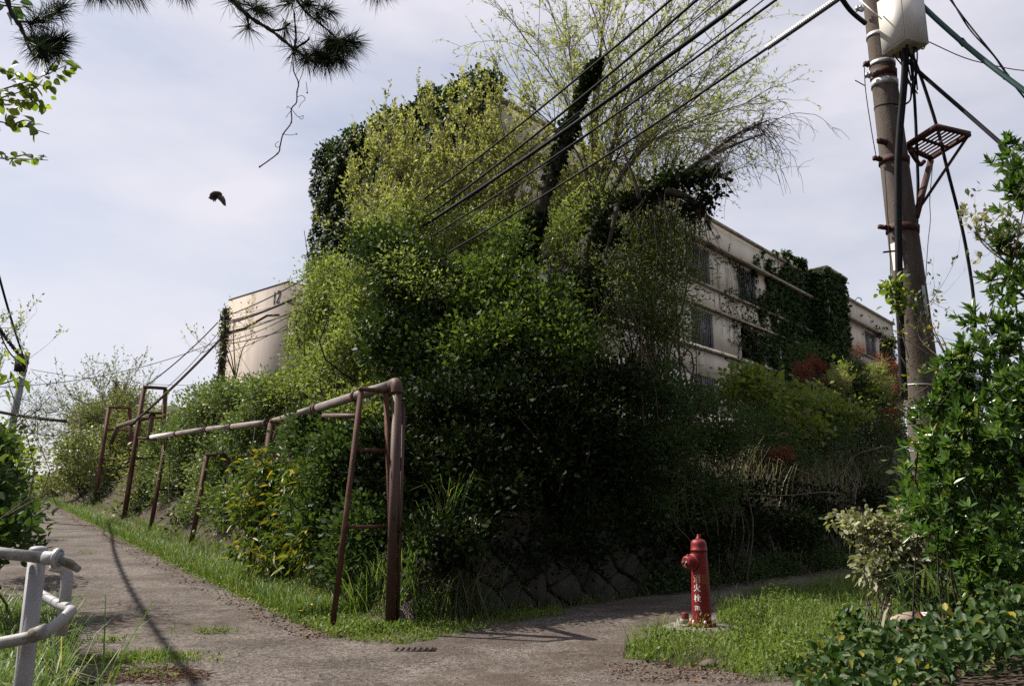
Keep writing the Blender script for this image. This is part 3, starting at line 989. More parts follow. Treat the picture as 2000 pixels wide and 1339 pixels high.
# low roof further along the bank
lr = at(352, 822, 42)
hut = T('outbuilding', 'low grey outbuilding roof showing above the bank behind the tall pipe frame', 'building', (lr[0], lr[1], 0), rotz=ROTZ)
pt('wall', MB().box((2.2, 1.2, lr[2] / 2), (5, 3.2, lr[2])), 'roofgrey', hut)
rf = MB()
for sx in (-.4, 4.8):
    rf.add([(sx, -.7, lr[2] - .1), (sx, 3.1, lr[2] - .1), (sx, 1.2, lr[2] + .9)])
rf.t.append(np.array([(0, 1, 2), (3, 5, 4)]))
rf.q.append(np.array([(0, 2, 5, 3), (1, 4, 5, 2), (0, 3, 4, 1)]))
pt('roof', rf, 'roofgrey', hut)

# ------------------------------------------------------------------ retaining wall of fitted stones
rw = T('retaining_wall', 'low mossy stone retaining wall along the shaded side lane below the bank', 'wall', (*(S_B + S_N * .5), 0))
A3 = lambda t, v, z: np.array([*(S_B + S_D * t + S_N * v), z])
core = MB()
ts = np.arange(-1.0, 17, .7)
for a, b in zip(ts[:-1], ts[1:]):
    za, zb = (float(H(*(S_B + S_D * q - S_N * .1))) for q in (a, b))
    h = 1.05
    V = [A3(a, .38, za - .2), A3(b, .38, zb - .2), A3(b, .48, zb + h), A3(a, .48, za + h), A3(a, .95, za + h), A3(b, .95, zb + h)]
    core.add(V, [(0, 1, 2, 3), (3, 2, 5, 4)])
core.build('core', M['joint'], rw)
pit = .33
rowz = .27
nstone = 0
verts = {}
def lat(i, j):
    if (i, j) not in verts:
        verts[(i, j)] = np.array([i * pit + RNG.normal() * .085, j * rowz + RNG.normal() * .06])
    return verts[(i, j)]
for i in range(-2, 52):
    for j in range(-1, 6):
        if (i + j) % 2 or nstone >= 290:
            continue
        c = [lat(i - 1, j), lat(i, j - 1), lat(i + 1, j), lat(i, j + 1)]
        c = np.array(c)
        c[:, 1] = np.clip(c[:, 1], -.05, 1.08)
        cen = c.mean(0)
        if np.ptp(c[:, 1]) < .12:
            continue
        c = cen + (c - cen) * RNG.uniform(.87, .96)
        t0 = cen[0]
        z0 = float(H(*(S_B + S_D * t0 - S_N * .1)))
        pr = .03 + RNG.random() * .06
        def W3(p, out):
            return A3(p[0], .375 + .10 * max(0, p[1]) - out, z0 + p[1])
        mid = []
        for a, b in zip(c, np.roll(c, -1, 0)):
            mid += [a, (a + b) / 2 + (((a + b) / 2) - cen) * RNG.uniform(.02, .16)]
        ring0 = [W3(p, -.03) for p in mid]
        ring1 = [W3(cen + (p - cen) * .95, pr) for p in mid]
        ring2 = [W3(cen + (p - cen) * .80, pr + .012 + RNG.random() * .014) for p in mid]
        V = np.array(ring0 + ring1 + ring2 + [W3(cen + RNG.normal(size=2) * .04, pr + RNG.uniform(.0, .035))])
        q = [(k + r * 8, (k + 1) % 8 + r * 8, (k + 1) % 8 + r * 8 + 8, k + r * 8 + 8) for r in range(2) for k in range(8)]
        t = [(16 + k, 16 + (k + 1) % 8, 24) for k in range(8)]
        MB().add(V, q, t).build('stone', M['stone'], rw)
        nstone += 1

# ------------------------------------------------------------------ rusty pipe line on frames
def frame(name, label, bl, tl_px, Yt, wb, wt, rungs, lw=.095, group='rusty steel frames carrying the pipe', diag=None):
    b = gnd(*bl)
    top = at(*tl_px, b[1] + Yt)
    root = T(name, label, 'pipe frame', (b[0], b[1], b[2]), group)
    dv = unit(np.array([.86, .50, 0]))
    b2 = b + dv * wb
    b2[2] = H(b2[0], b2[1])
    t2 = top + dv * wt
    b[2] -= .1
    b2[2] -= .1
    MB().bar(b, top, lw).build('leg', M['rustmetal'], root)
    MB().bar(b2, t2, lw).build('leg', M['rustmetal'], root)
    ext = .03
    MB().bar(top - dv * ext + [0, 0, .03], t2 + dv * ext + [0, 0, .03], lw * 1.1, lw * .8).build('top_bar', M['rustmetal'], root)
    zb = b[2]
    for f in rungs:
        p = b + (top - b) * f
        q = b2 + (t2 - b2) * ((p[2] - b2[2]) / (t2[2] - b2[2]))
        MB().bar(p, q, lw * .6, lw * .7).build('rung', M['rustmetal'], root)
    return root, b, top, b2, t2

fr1 = frame('pipe_frame', 'tall rusty A-shaped frame beside the upright end pipe at the junction', (647, 1235), (705, 764), .10, .80, .34, (.44, .755), .060)
fr2 = frame('pipe_frame', 'rusty pipe frame with its legs sunk in the yellow-leaved bush', (485, 1137), (530, 826), .2, .8, .45, (.4,))
fr3 = frame('pipe_frame', 'rusty frame whose single clear leg stands left of the yellow-leaved bush', (372, 1067), (404, 890), .2, .85, .5, (.42,))
fr4 = frame('pipe_frame', 'rusty frame under the broken low end of the pipe', (293, 1036), (325, 852), .2, .8, .4, (.45,))
fr5 = frame('pipe_frame', 'tallest rusty frame where the pipe steps up to a higher level', (240, 1025), (281, 757), .2, 1.0, .72, (.49, .82), .125)
fr6 = frame('pipe_frame', 'rusty rectangular frame at the far end of the raised pipe', (183, 990), (213, 796), .2, 1.35, .85, (.48, .78), .13)
for i, (b, t, l) in enumerate([((105, 975), (121, 905), 'thin rusty post tallest of the far row at the crest of the road'), ((98, 973), (112, 915), 'second thin rusty post in the row at the road crest'), ((90, 972), (101, 930), 'third thin leaning post in the row at the road crest'), ((83, 972), (93, 940), 'last low leaning post in the row at the road crest')]):
    Y = 46.0 + i * 2.5
    a_, b_ = at(*b, Y), at(*t, Y)
    r = T('leaning_post', l, 'post', a_, 'posts at the road crest')
    MB().bar(a_ - [0, 0, .6], b_, .13).build('post', M['rustmetal'], r)

def clampring(p, d, r, parent, mat='rustmetal', name='joint', w=.05):
    MB().lathe([(r, -w), (r + .02, -w), (r + .02, w), (r, w)], p, d, 16).build(name, M[mat], parent)

Yp = fr1[1][1] + .25
e1 = at(776, 748, Yp)
foot = gnd(767, 1226)
foot = np.array([e1[0] - .005, e1[1], H(e1[0], e1[1]) - .1])
pipe = T('steam_pipe', 'long weathered grey-brown pipe running up the road on rusty frames with an upright rusty end', 'pipe', (foot[0], foot[1], foot[2]))
up = MB().tube([foot, e1 - [0, 0, .12]], .062, 20)
upo = up.build('end_riser', M['rustpipe'], pipe, True)
MB().tube([foot + np.array([.082, .05, 0]), e1 + np.array([.082, .05, -.3])], .026, 12).build('drain_line', M['rustpipe'], pipe, True)
p2 = np.array([fr2[2][0] + .2, fr2[2][1] + .1, fr2[2][2] + .10])
p3 = np.array([fr3[2][0] + .2, fr3[2][1] + .1, fr3[2][2] + .40])
p4 = np.array([fr4[2][0] + .2, fr4[2][1] + .1, fr4[2][2] + .06])
p3 = at(405, 838, p3[1])
p4 = at(296, 853, fr4[2][1] + .8)
dirp = unit(p2 - e1)
el = smooth_path([e1 - [0, 0, .13], e1 - [0, 0, .05] + dirp * .01, e1 + dirp * .05, e1 + dirp * .16], 5)
MB().tube(el, .078, 20).build('elbow', M['rustpipe'], pipe, True)
def seg(a, b, r, mat, name='segment'):
    MB().tube([a, a * .5 + b * .5, b], r, 18).build(name, M[mat], pipe, True)
mid12 = e1 + (p2 - e1) * .62
seg(e1 + dirp * .15, mid12, .070, 'greypipe')
seg(mid12 + (p2 - e1) * .03, p2 + dirp * .8, .066, 'greypipe')
q3 = p2 + dirp * 1.0
seg(q3 * .95 + p3 * .05, q3 * .45 + p3 * .55, .066, 'greypipe')
seg(q3 * .42 + p3 * .58, p3, .066, 'greypipe')
seg(p3 * .96 + p4 * .04, p3 * .5 + p4 * .5, .066, 'greypipe')
seg(p3 * .48 + p4 * .52, p4, .068, 'pipewhite')
for f in (.28, .62, .645):
    clampring(e1 + (p2 - e1) * f, dirp, .07, pipe)
for p in (q3 * .95 + p3 * .05, q3 * .44 + p3 * .56, p3, p3 * .5 + p4 * .5):
    clampring(p, dirp, .066, pipe)
# stepped-up span
r0 = p4 + np.array([-.12, .1, 0])
r1 = at(297, 812, r0[1] + .1)
MB().tube(smooth_path([r0 - [0, 0, .05], r0 * .6 + r1 * .4, r1], 5), .075, 14).build('step_riser', M['rustpipe'], pipe, True)
s2 = at(230, 832, fr6[2][1] - .2)
seg(r1, s2, .085, 'rustpipe', 'raised_segment')
s3 = at(217, 866, fr6[2][1] + .1)
MB().tube([s2, s3], .085, 14).build('drop_leg', M['rustpipe'], pipe, True)
clampring(r1, s2 - r1, .085, pipe)
MB().bar(at(277, 815, r1[1]), at(318, 816, r1[1]), .06).build('bracket', M['rustmetal'], pipe)
MB().bar(at(270, 855, r0[1]), at(306, 858, r0[1]), .08).build('bracket', M['rustmetal'], pipe)
# lower parallel line hidden in the hedge
MB().tube([at(632, 811, 12.2), at(700, 812, 10.9)], .035, 8).build('branch_line', M['rustpipe'], pipe, True)

# ------------------------------------------------------------------ hydrant
hb = gnd(1372, 1227)
pad = T('concrete_pad', 'small grey concrete pad under the red fire hydrant', 'concrete pad', (hb[0], hb[1], 0))
HZ = .035
pm = MB()
pm.lathe([(0, HZ), (.40, HZ), (.43, HZ - .02), (.45, -.1)], (hb[0] - .06, hb[1], 0), k=9)
pm.build('pad', M['concrete'], pad)
HZ = .035
hyd = T('fire_hydrant', 'red cast iron fire hydrant with white characters standing at the roadside', 'fire hydrant', (hb[0], hb[1], HZ))
o = np.array([hb[0], hb[1], HZ])
bm_ = MB().lathe([(.0, .03), (.128, .03), (.128, .05), (.122, .10), (.128, .18), (.126, .3), (.122, .45), (.116, .62), (.112, .80), (.106, .93), (.105, .95)], o, k=40)
bm_.build('body', M['redpaint'], hyd, True)
MB().lathe([(.0, .955), (.112, .955), (.112, .985), (.106, .99), (.106, 1.04), (.100, 1.075), (.085, 1.10), (.05, 1.115), (0, 1.12)], o, k=40).build('bonnet', M['redpaint'], hyd, True)
cap = MB().lathe([(.034, 1.115), (.034, 1.135), (.02, 1.138), (.02, 1.17), (.016, 1.178), (0, 1.18)], o, k=8).build('spindle_nut', M['redpaint'], hyd)
MB().box(o + [.012, 0, 1.165], (.045, .022, .022)).build('spindle_lug', M['redpaint'], hyd)
fl = MB().lathe([(.128, .045), (.18, .045), (.184, .04), (.184, .005), (.18, 0), (.0, 0)], o, k=36).build('base_flange', M['redpaint'], hyd, True)
fl2 = fl.data
for k in range(6):
    a = k * pi / 3 + .55
    MB().lathe([(0, .085), (.014, .08), (.018, .065), (.018, .044)], o + [.153 * cos(a), .153 * sin(a), 0], k=8).build('bolt', M['boltwhite'], fl, True)
ax_ = unit(np.array([-.86, -.50, -.05]))
no = o + np.array([0, 0, .83])
nz_ = MB().lathe([(.085, .02), (.085, .10), (.105, .105), (.105, .135), (.095, .14)], no, ax_, 28).build('outlet', M['redpaint'], hyd, True)
cp = MB().lathe([(.096, .138), (.088, .15), (.086, .23), (.078, .245), (.05, .25), (0, .25)], no, ax_, 28).build('outlet_cap', M['redpaint'], hyd, True)
MB().lathe([(.026, .25), (.026, .30), (0, .30)], no, ax_, 5).build('cap_nut', M['redworn'], cp)
for s in (-1, 1):
    c = no + ax_ * .20 + np.cross(ax_, [0, 0, 1.0]) * .0 + np.array([0, 0, .085 * s])
    MB().box(c, (.03, .03, .035)).build('cap_lug', M['redpaint'], cp)
MB().tube(smooth_path([no + ax_ * .245 + [.015, -.02, .02], no + ax_ * .27 + [0, -.03, -.02], no + ax_ * .25 + [0, -.03, -.06]]), .006, 6).build('chain_hook', M['boltwhite'], cp)
for s in (1,):
    MB().bar(o + [-.085, -.115, .16], o + [-.115, -.125, .04], .012).build('rib', M['redpaint'], hyd)

def wrap_text(s, zc, h, ang0, rad, parent, mat, name='lettering', wscale=1.0):
    c = bpy.data.curves.new(name, 'FONT')
    c.body = s
    c.align_x, c.align_y = 'CENTER', 'CENTER'
    c.extrude = 0
    c.offset = .012
    ob = bpy.data.objects.new(name, c)
    COL.objects.link(ob)
    dg = bpy.context.evaluated_depsgraph_get()
    me = bpy.data.meshes.new_from_object(ob.evaluated_get(dg))
    bpy.data.objects.remove(ob)
    co = np.array([v.co for v in me.vertices])
    co[:, 0] -= (co[:, 0].max() + co[:, 0].min()) / 2
    co[:, 1] -= (co[:, 1].max() + co[:, 1].min()) / 2
    sc = h / np.ptp(co[:, 1])
    x = co[:, 0] * sc * wscale
    z = co[:, 1] * sc
    r = rad(zc + z) + .0025
    th = ang0 + x / r
    P = np.stack([o[0] + r * np.cos(th), o[1] + r * np.sin(th), o[2] + zc + z], 1) - org(parent)
    me.vertices.foreach_set('co', P.astype(np.float32).ravel())
    me.update()
    me.materials.clear()
    me.materials.append(mat)
    ob = bpy.data.objects.new(name, me)
    COL.objects.link(ob)
    ob.parent = parent
    return ob
radf = lambda z: np.interp(z, [.18, .3, .45, .62, .80], [.128, .126, .122, .116, .112])
TA = radians(-90 - 36)
stk = MB()
for (z0, z1, a0, a1, mt) in ((.545, .665, TA + .55, TA + 1.75, 'sticker'),):
    aa = np.linspace(a0, a1, 10)
    V = [(o[0] + (radf(z) + .0015) * cos(a), o[1] + (radf(z) + .0015) * sin(a), o[2] + z) for z in (z0, z1) for a in aa]
    MB().add(V, [(k, k + 1, k + 11, k + 10) for k in range(9)]).build('worn_sticker', M[mt], hyd, True)
wrap_text('消', .61, .105, TA, radf, hyd, M['lettering_faded'])
wrap_text('火', .495, .10, TA, radf, hyd, M['lettering'])
wrap_text('栓', .362, .098, TA, radf, hyd, M['lettering'])
wrap_text('STK', .235, .058, TA, radf, hyd, M['lettering'], wscale=.62)
vo = gnd(1336, 1222)
vb = T('valve_stub', 'small capped pipe stub with a pale collar on the pad beside the hydrant', 'valve', (vo[0], vo[1], HZ))
MB().lathe([(0, .05), (.085, .05), (.088, .045), (.088, 0)], (vo[0], vo[1], HZ), k=20).build('collar', M['whitelichen'], vb, True)
MB().lathe([(0, .13), (.042, .13), (.048, .12), (.045, .05)], (vo[0] + .02, vo[1], HZ), k=10).build('cap', M['redworn'], vb)

hyd.scale = (.93, .93, .93)

# drain in the paving
dr = gnd(808, 1273)
d_ = T('drain_cover', 'dark iron drain cover set in the worn paving in front of the verge', 'drain cover', dr)
MB().box(dr + [0, 0, .022], (.46, .20, .02)).build('frame', M['iron'], d_)
for k in range(7):
    MB().box(dr + [-.18 + k * .06, 0, .037], (.025, .16, .012)).build('bar', M['iron'], d_)

# ------------------------------------------------------------------ white guard rail, bottom left
gp = at(62, 1200, 4.6)
gr_base = np.array([gp[0] - .12, 4.6, float(H(gp[0], 4.6))])
gr = T('guard_rail', 'chipped white tubular guard rail with a broken bent end beside the grass', 'guard rail', gr_base)
ptop = at(75, 1072, 4.6)
pbot = np.array([ptop[0], 4.6, gr_base[2] - .2])
MB().tube([pbot, ptop - [0, 0, .02]], .046, 20).build('post', M['whitepaint'], gr, True)
MB().lathe([(.048, -.035), (.048, 0), (.040, .012), (.02, .018), (0, .018)], ptop, k=20).build('post_cap', M['whitepaint'], gr, True)
yR = 4.5
MB().tube([at(-90, 1058, yR), at(0, 1079, yR), at(88, 1089, yR)], .031, 16).build('rail', M['whitelichen'], gr, True)
MB().tube([at(86, 1089, yR), at(118, 1090, yR)], .037, 16).build('rail_sleeve', M['whitepaint'], gr, True)
MB().tube([at(116, 1090, yR), at(134, 1099, yR + .03), at(154, 1112, yR + .08)], [.030, .026, .018], 14).build('broken_end', M['whitelichen'], gr, True)
MB().lathe([(.043, -.012), (.055, -.01), (.055, .01), (.043, .012)], at(112, 1090, yR), at(118, 1090, yR) - at(112, 1090, yR), 14).build('clamp', M['galv'], gr)
low = smooth_path([at(-90, 1272, yR), at(0, 1255, yR), at(70, 1240, yR), at(105, 1222, yR + .05), at(133, 1198, yR + .12), at(137, 1188, yR + .2), at(112, 1178, yR + .35), at(80, 1160, yR + .5)], 6)
MB().tube(low[:15], .032, 16).build('rail', M['whitelichen'], gr, True)
MB().tube(low[14:], np.linspace(.031, .027, len(low) - 14), 16).build('bent_rail', M['whitepaint'], gr, True)
MB().tube([at(62, 1241, yR - .002), at(92, 1230, yR)], .039, 16).build('rail_sleeve', M['whitelichen'], gr, True)
MB().tube([at(100, 1104, yR + .25), at(124, 1110, yR + .3), at(131, 1122, yR + .3), at(129, 1150, yR + .3), at(120, 1240, yR + .3)], .031, 14).build('end_post', M['whitepaint'], gr, True)

# ------------------------------------------------------------------ clay pipe lying in the vines, bottom right
PY = 7.3
wp = T('water_pipe', 'stubby clay coloured pipe with white wrap and maroon band lying in the vines', 'pipe', at(1850, 1235, PY))
a0, a1, a2, a3, a4, a5 = at(1747, 1218, PY), at(1790, 1214, PY), at(1832, 1214, PY), at(1862, 1213, PY), at(1912, 1211, PY), at(1945, 1222, PY)
R_ = .088
MB().tube([a0 + [.0, 0, -.22], a0 + [.0, 0, -.07], a0 + [.04, 0, -.015], a0 + [.1, 0, .0], a1], [R_ * 1.02, R_ * 1.03, R_ * 1.05, R_ * 1.08, R_ * 1.1], 20).build('elbow', M['clay'], wp, True)
MB().lathe([(R_, 0), (R_ * 1.13, 0), (R_ * 1.13, .03), (R_, .03)], a1 - [.01, 0, 0], a2 - a1, 20).build('collar', M['maroon'], wp, True)
MB().tube([a1 + [.03, 0, 0], a2], R_ * .96, 20).build('wrap', M['pipewhite'], wp, True)
MB().tube([a2, a3], R_ * 1.02, 20).build('band', M['maroon'], wp, True)
MB().tube([a3, a4, (a4 + a5) / 2 + [0, 0, .01], a5, a5 - [0, 0, .10]], [R_, R_, R_ * 1.05, R_ * 1.1, R_ * 1.15], 20).build('bend', M['clay'], wp, True)
MB().lathe([(R_ * 1.15, .05), (R_ * 1.35, .05), (R_ * 1.35, -.02), (R_ * 1.0, -.02)], a5 - [0, 0, .14], k=22).build('socket', M['clay'], wp, True)

# ------------------------------------------------------------------ utility pole, right
PX_, PYY = 4.17, 8.0
PH = 10.5
pole = T('utility_pole', 'tall tapered concrete utility pole with a cream box and rusty step platform', 'utility pole', (PX_, PYY, float(H(PX_, PYY))))
prad = lambda z: .205 - .0125 * z
pcx = lambda z: PX_ - .020 * (z - 2)
zz = np.linspace(-.2, PH, 40)
MB().tube([(pcx(z), PYY, z) for z in zz], [prad(z) for z in zz], 32).build('shaft', M['poleconcrete'], pole, True)
def band(zc, mat, w=.035, tk=.008, tilt=.06):
    r = prad(zc)
    ax3 = np.array([tilt, -tilt * .6, 1])
    return MB().lathe([(r + .001, -w), (r + tk, -w), (r + tk, w), (r + .001, w)], (pcx(zc), PYY, zc), ax3, 28).build('band', M[mat], pole)
zpx = lambda py: float(at(1740, py, PYY - .2)[2])
b1 = band(zpx(52), 'galv', .022)
b2 = band(zpx(108), 'galv', .022)
b3 = band(zpx(128), 'redsteel', .045)
b4 = band(zpx(147), 'galv', .035)
b5 = band(zpx(300), 'redsteel', .04, .012, .1)
b6 = band(zpx(436), 'redsteel', .04, .012, .1)
band(zpx(195), 'rubber', .006, .006, .15)
band(zpx(748), 'galv', .006, .004)
band(zpx(795), 'galv', .006, .004)
band(zpx(880), 'galv', .006, .004)
def lug(b, px, py, L=.1, mat='redsteel'):
    p = at(px, py, PYY - .06)
    MB().bar(p, p + np.array([-L, -.03, .01]), .035, .04).build('lug', M[mat], b)
    MB().bar(p + np.array([-L * .6, -.08, .0]), p + np.array([-L * .6, .05, .02]), .02).build('bolt', M[mat], b)
lug(b5, 1722, 312, .10)
lug(b6, 1738, 446, .13)
lug(b3, 1697, 128, .06)
lug(b4, 1703, 150, .08, 'galv')
lug(b1, 1686, 20, .09, 'galv')
for px, py in ((1740, 490),):
    p = at(px, py, PYY - .1)
    MB().bar(p + [.05, 0, 0], p + [-.09, -.02, -.02], .016).build('step_bolt', M['rubber'], pole)
# sign plates
pz = at(1741, 492, PYY - .19)
def plate(px0, py0, px1, py1, mat):
    z1, z0 = at(px0, py0, PYY - .2)[2], at(px1, py1, PYY - .2)[2]
    aa = np.linspace(radians(-172), radians(-128), 7)
    r = prad((z0 + z1) / 2) + .006
    V = [(pcx(z) + r * cos(a), PYY + r * sin(a), z) for z in (z0, z1) for a in aa]
    return MB().add(V, [(k, k + 1, k + 8, k + 7) for k in range(6)]).build('plate', M[mat], pole, True)
pl1 = plate(1745, 466, 1745, 519, 'plate')
for z in (pz[2] + .15, pz[2] - .1):
    MB().box((pcx(z) - .145, PYY - .095, z), (.012, .012, .012)).build('rivet', M['rubber'], pl1)
aa = np.linspace(radians(-78), radians(-62), 5)
z1, z0 = at(1762, 555, PYY - .2)[2], at(1762, 612, PYY - .2)[2]
r = prad(z0) + .006
MB().add([(pcx(z) + r * cos(a), PYY + r * sin(a), z) for z in (z0, z1) for a in aa], [(k, k + 1, k + 6, k + 5) for k in range(4)]).build('plate', M['greenplate'], pole, True)
# cream box
bc = at(1764, 58, PYY - .36)
RB = Matrix.Rotation(radians(-70), 3, 'Z')
RBn = np.array(RB)
bxo = MB().box(bc + [0, 0, .08], (.33, .30, .62), RBn).build('terminal_box', M['boxpaint'], pole)
MB().box(bc - [0, 0, .237], (.30, .27, .012), RBn).build('box_base', M['boxunder'], bxo)
MB().box(bc + RBn @ np.array([0, -.154, .08]), (.30, .008, .58), RBn).build('box_door', M['boxpaint'], bxo)
for k in range(9):
    p = bc - [0, 0, .24] + RBn @ np.array([RNG.uniform(-.12, .12), RNG.uniform(-.08, .08), 0])
    q = np.array([pcx(6.6) + .2 + RNG.uniform(-.04, .06), PYY - .2, zpx(150 + RNG.uniform(0, 40))])
    MB().tube(smooth_path([p, p * .5 + q * .5 + RNG.normal(size=3) * .05, q], 5), .008, 5).build('box_cable', M['rubber'], bxo)
for k in range(4):
    cc = bc + np.array([.23, .08, .05 + .03 * k])
    a = np.linspace(-1.9, 1.9, 14)
    MB().tube([cc + np.array([.05 * cos(q_) + .012 * k, .02 * k, (.22 - .01 * k) * sin(q_) / .95]) for q_ in a], .008, 6).build('coiled_cable', M['tealcable'], bxo)
MB().tube([at(1675, -4, PYY - .25), at(1722, 38, PYY - .45)], .007, 6).build('brace_rod', M['plate'], pole)
# platform
P00, P10, P11, P01 = at(1768, 285, PYY - .15), at(1828, 246, PYY + .15), at(1893, 262, PYY + .12), at(1817, 309, PYY - .3)
zc = (P00[2] + P11[2]) / 2
c_ = at(1762, 292, PYY - .1)
zc = at(1830, 276, PYY)[2]
def hz(px, py):
    d = ray(px, py)
    return np.array([0, 0, CAMZ]) + d * ((zc - CAMZ) / d[2])
P00, P10, P11, P01 = hz(1768, 286), hz(1829, 247), hz(1894, 262), hz(1818, 309)
pf = MB().bar(P00, P10, .035, .05).build('platform', M['redsteel'], pole)
for a, b in ((P10, P11), (P11, P01), (P01, P00)):
    MB().bar(a, b, .034, .048).build('frame_bar', M['redsteel'], pf)
for k in range(1, 8):
    f = k / 8
    MB().bar(P00 + (P01 - P00) * f, P10 + (P11 - P10) * f, .018, .012).build('slat', M['redsteel'], pf)
MB().bar((P00 + P10) / 2 - [0, 0, .02], (P01 + P11) / 2 - [0, 0, .02], .03, .02).build('cross_bar', M['redsteel'], pf)
ft = np.array([pcx(5) + prad(6) * .9, PYY - .1, at(1790, 430, PYY)[2]])
ft2 = np.array([pcx(5) + prad(6) * 1.15, PYY + .05, at(1800, 425, PYY)[2]])
MB().bar(P11 * .92 + P01 * .08 - [0, 0, .02], ft2, .03).build('strut', M['redsteel'], pf)
MB().bar(P01 - [0, 0, .02], ft, .05).build('strut', M['redsteel'], pf)
MB().bar(P00, np.array([pcx(5.5) - .22, PYY - .16, P00[2] - .07]), .04, .05).build('arm', M['redsteel'], pf)
MB().tube(smooth_path([P01 * .7 + P00 * .3 - [0, 0, .08], P01 * .5 + P00 * .5 - [0, 0, .14], np.array([pcx(5.5) + .14, PYY - .1, P00[2] - .16])], 5), .025, 8).build('arm', M['redsteel'], pf)
# black conduit clipped to the shaft
cond = smooth_path([at(1772, -30, PYY - .45), at(1769, 60, PYY - .42), at(1764, 160, PYY - .33), at(1756, 250, PYY - .28), at(1752, 330, PYY - .28), at(1753, 480, PYY - .29), at(1757, 640, PYY - .3), at(1764, 780, PYY - .3)], 6)
MB().tube(cond, .026, 10).build('conduit', M['rubber'], pole, True)
MB().tube([c + [.04, .02, 0] for c in cond], .018, 8).build('conduit', M['rubber'], pole, True)
MB().tube(smooth_path([at(1688, 130, PYY - .1), at(1691, 180, PYY - .12), at(1703, 260, PYY - .14), at(1712, 310, PYY - .14)], 5), .005, 5).build('loose_wire', M['rubber'], pole)
MB().tube(smooth_path([at(1728, 330, PYY - .2), at(1735, 440, PYY - .2), at(1739, 520, PYY - .2), at(1738, 590, PYY - .2)], 5), .004, 5).build('loose_wire', M['rubber'], pole)
MB().bar(at(1670, 157, PYY - .15), at(1690, 168, PYY - .15), .008).build('wire_stub', M['rubber'], pole)
MB().tube(smooth_path([at(1750, 210, PYY - .15), at(1765, 205, PYY - .2), at(1778, 195, PYY - .2), at(1780, 170, PYY - .2)], 5), .010, 6).build('wire_loop', M['rubber'], pole)

# ------------------------------------------------------------------ poles up the road
gp0, gp1 = at(20, 850, 29), at(52, 688, 29)
fp = T('utility_pole', 'leaning thin grey steel pole far up the road beside the left bushes', 'utility pole', (gp0[0], gp0[1], float(H(gp0[0], gp0[1]))))
MB().tube([gp0 + (gp0 - gp1) * .5, gp0, gp1], .125, 14).build('shaft', M['greypole'], fp, True)
pp = gp1 + (gp0 - gp1) * .17
MB().box(pp + [.0, -.17, 0], (.36, .22, .45)).build('splice_case', M['rubber'], fp)
MB().lathe([(.126, -.05), (.15, -.05), (.15, .05), (.126, .05)], gp1 + (gp0 - gp1) * .12, gp1 - gp0, 14).build('band', M['galv'], fp)
vp0, vp1 = at(431, 745, 30), at(442, 603, 30)
vpole = T('utility_pole', 'dark vine wrapped pole in front of the block numbered 12', 'utility pole', (vp0[0], vp0[1], float(H(vp0[0], vp0[1]))))
MB().tube([vp0 + (vp0 - vp1) * 1.0, vp0, vp1], .13, 12).build('shaft', M['darkbark'], vpole, True)
n = 1700
f = RNG.random(n) * 1.15
Pv = vp1 + (vp0 - vp1) * f[:, None] + RNG.normal(size=(n, 3)) * .085
leaf_obj('ivy', vpole, M['dark'], Pv, unit(RNG.normal(size=(n, 3)) + [0, 0, -.4]), np.full(n, .11), .6, keep_above=False)

# ------------------------------------------------------------------ cables
CG = 'cables strung between the poles'
def cable(label, pts, r, mat='rubber', group=CG):
    P = np.asarray(pts, float)
    root = T('cable', label, 'cable', P[0], group)
    MB().tube(P, r, 6).build('strand', M[mat], root, True)
    return root
def vline(label, p0, p1, drop, r, mat='rubber', n=40):
    return cable(label, sag(p0, p1, drop, n), r, mat)
E_ = lambda py: at(438, py, 30)
K_ = lambda py, dx=0: at(1690 + dx, py, PYY)
c_a = vline('upper black cable of the pair crossing above the leaning ivy trunk', K_(-330), E_(618), .85, .020)
c_b = vline('second black cable close under the top one over the ivy trunk', K_(-290), E_(628), 1.1, .022)
c_c = vline('thickest black cable bundle slanting across the tree from the pole', K_(-178), E_(634), .75, .034)
c_d = vline('thin black cable just below the thickest bundle', K_(-128), E_(655), .75, .018)
c_e = vline('lowest cable from the perforated pale guard down through the treetop', K_(-38), E_(672), .85, .018)
vline('thin wire nearest the bare sky above the other cables', K_(-260), E_(612), 1.4, .006)
vline('thin cable between the second cable and the thickest bundle', K_(-235), E_(630), 1.0, .010)
vline('faint wire hugging the lower side of the thickest bundle', K_(-160), E_(640), 1.15, .009)
# the pale perforated guard round the lowest cable, near the pole
cs = sag(K_(-38), E_(672), .85, 400)
gd0 = T('cable_guard', 'pale perforated guard sleeve round the cable near the top of the pole', 'cable guard', cs[2])
def proj(p):
    d = p - np.array([0, 0, CAMZ])
    z = d[1] * cos(PITCH) + d[2] * sin(PITCH)
    return CX + F_PX * d[0] / z, CY - F_PX * (d[2] * cos(PITCH) - d[1] * sin(PITCH)) / z
seq = [p for p in cs if 1497 < proj(p)[0] < 1690]
seq = np.array(seq)
MB().tube(seq + [0, 0, .045], .008, 6).build('rail_wire', M['guard'], gd0)
MB().tube(seq - [0, 0, .012], .02, 8).build('sleeve', M['rubber'], gd0)
tm = []
tot = np.linalg.norm(seq[-1] - seq[0])
nring = 46
for k in range(nring):
    p = seq[0] + (seq[-1] - seq[0]) * (k / (nring - 1))
    d = unit(seq[-1] - seq[0])
    MB().bar(p + [0, 0, -.03], p + np.array([0, 0, .05]) + d * .04, .018, .02).build('coil', M['guard'], gd0)
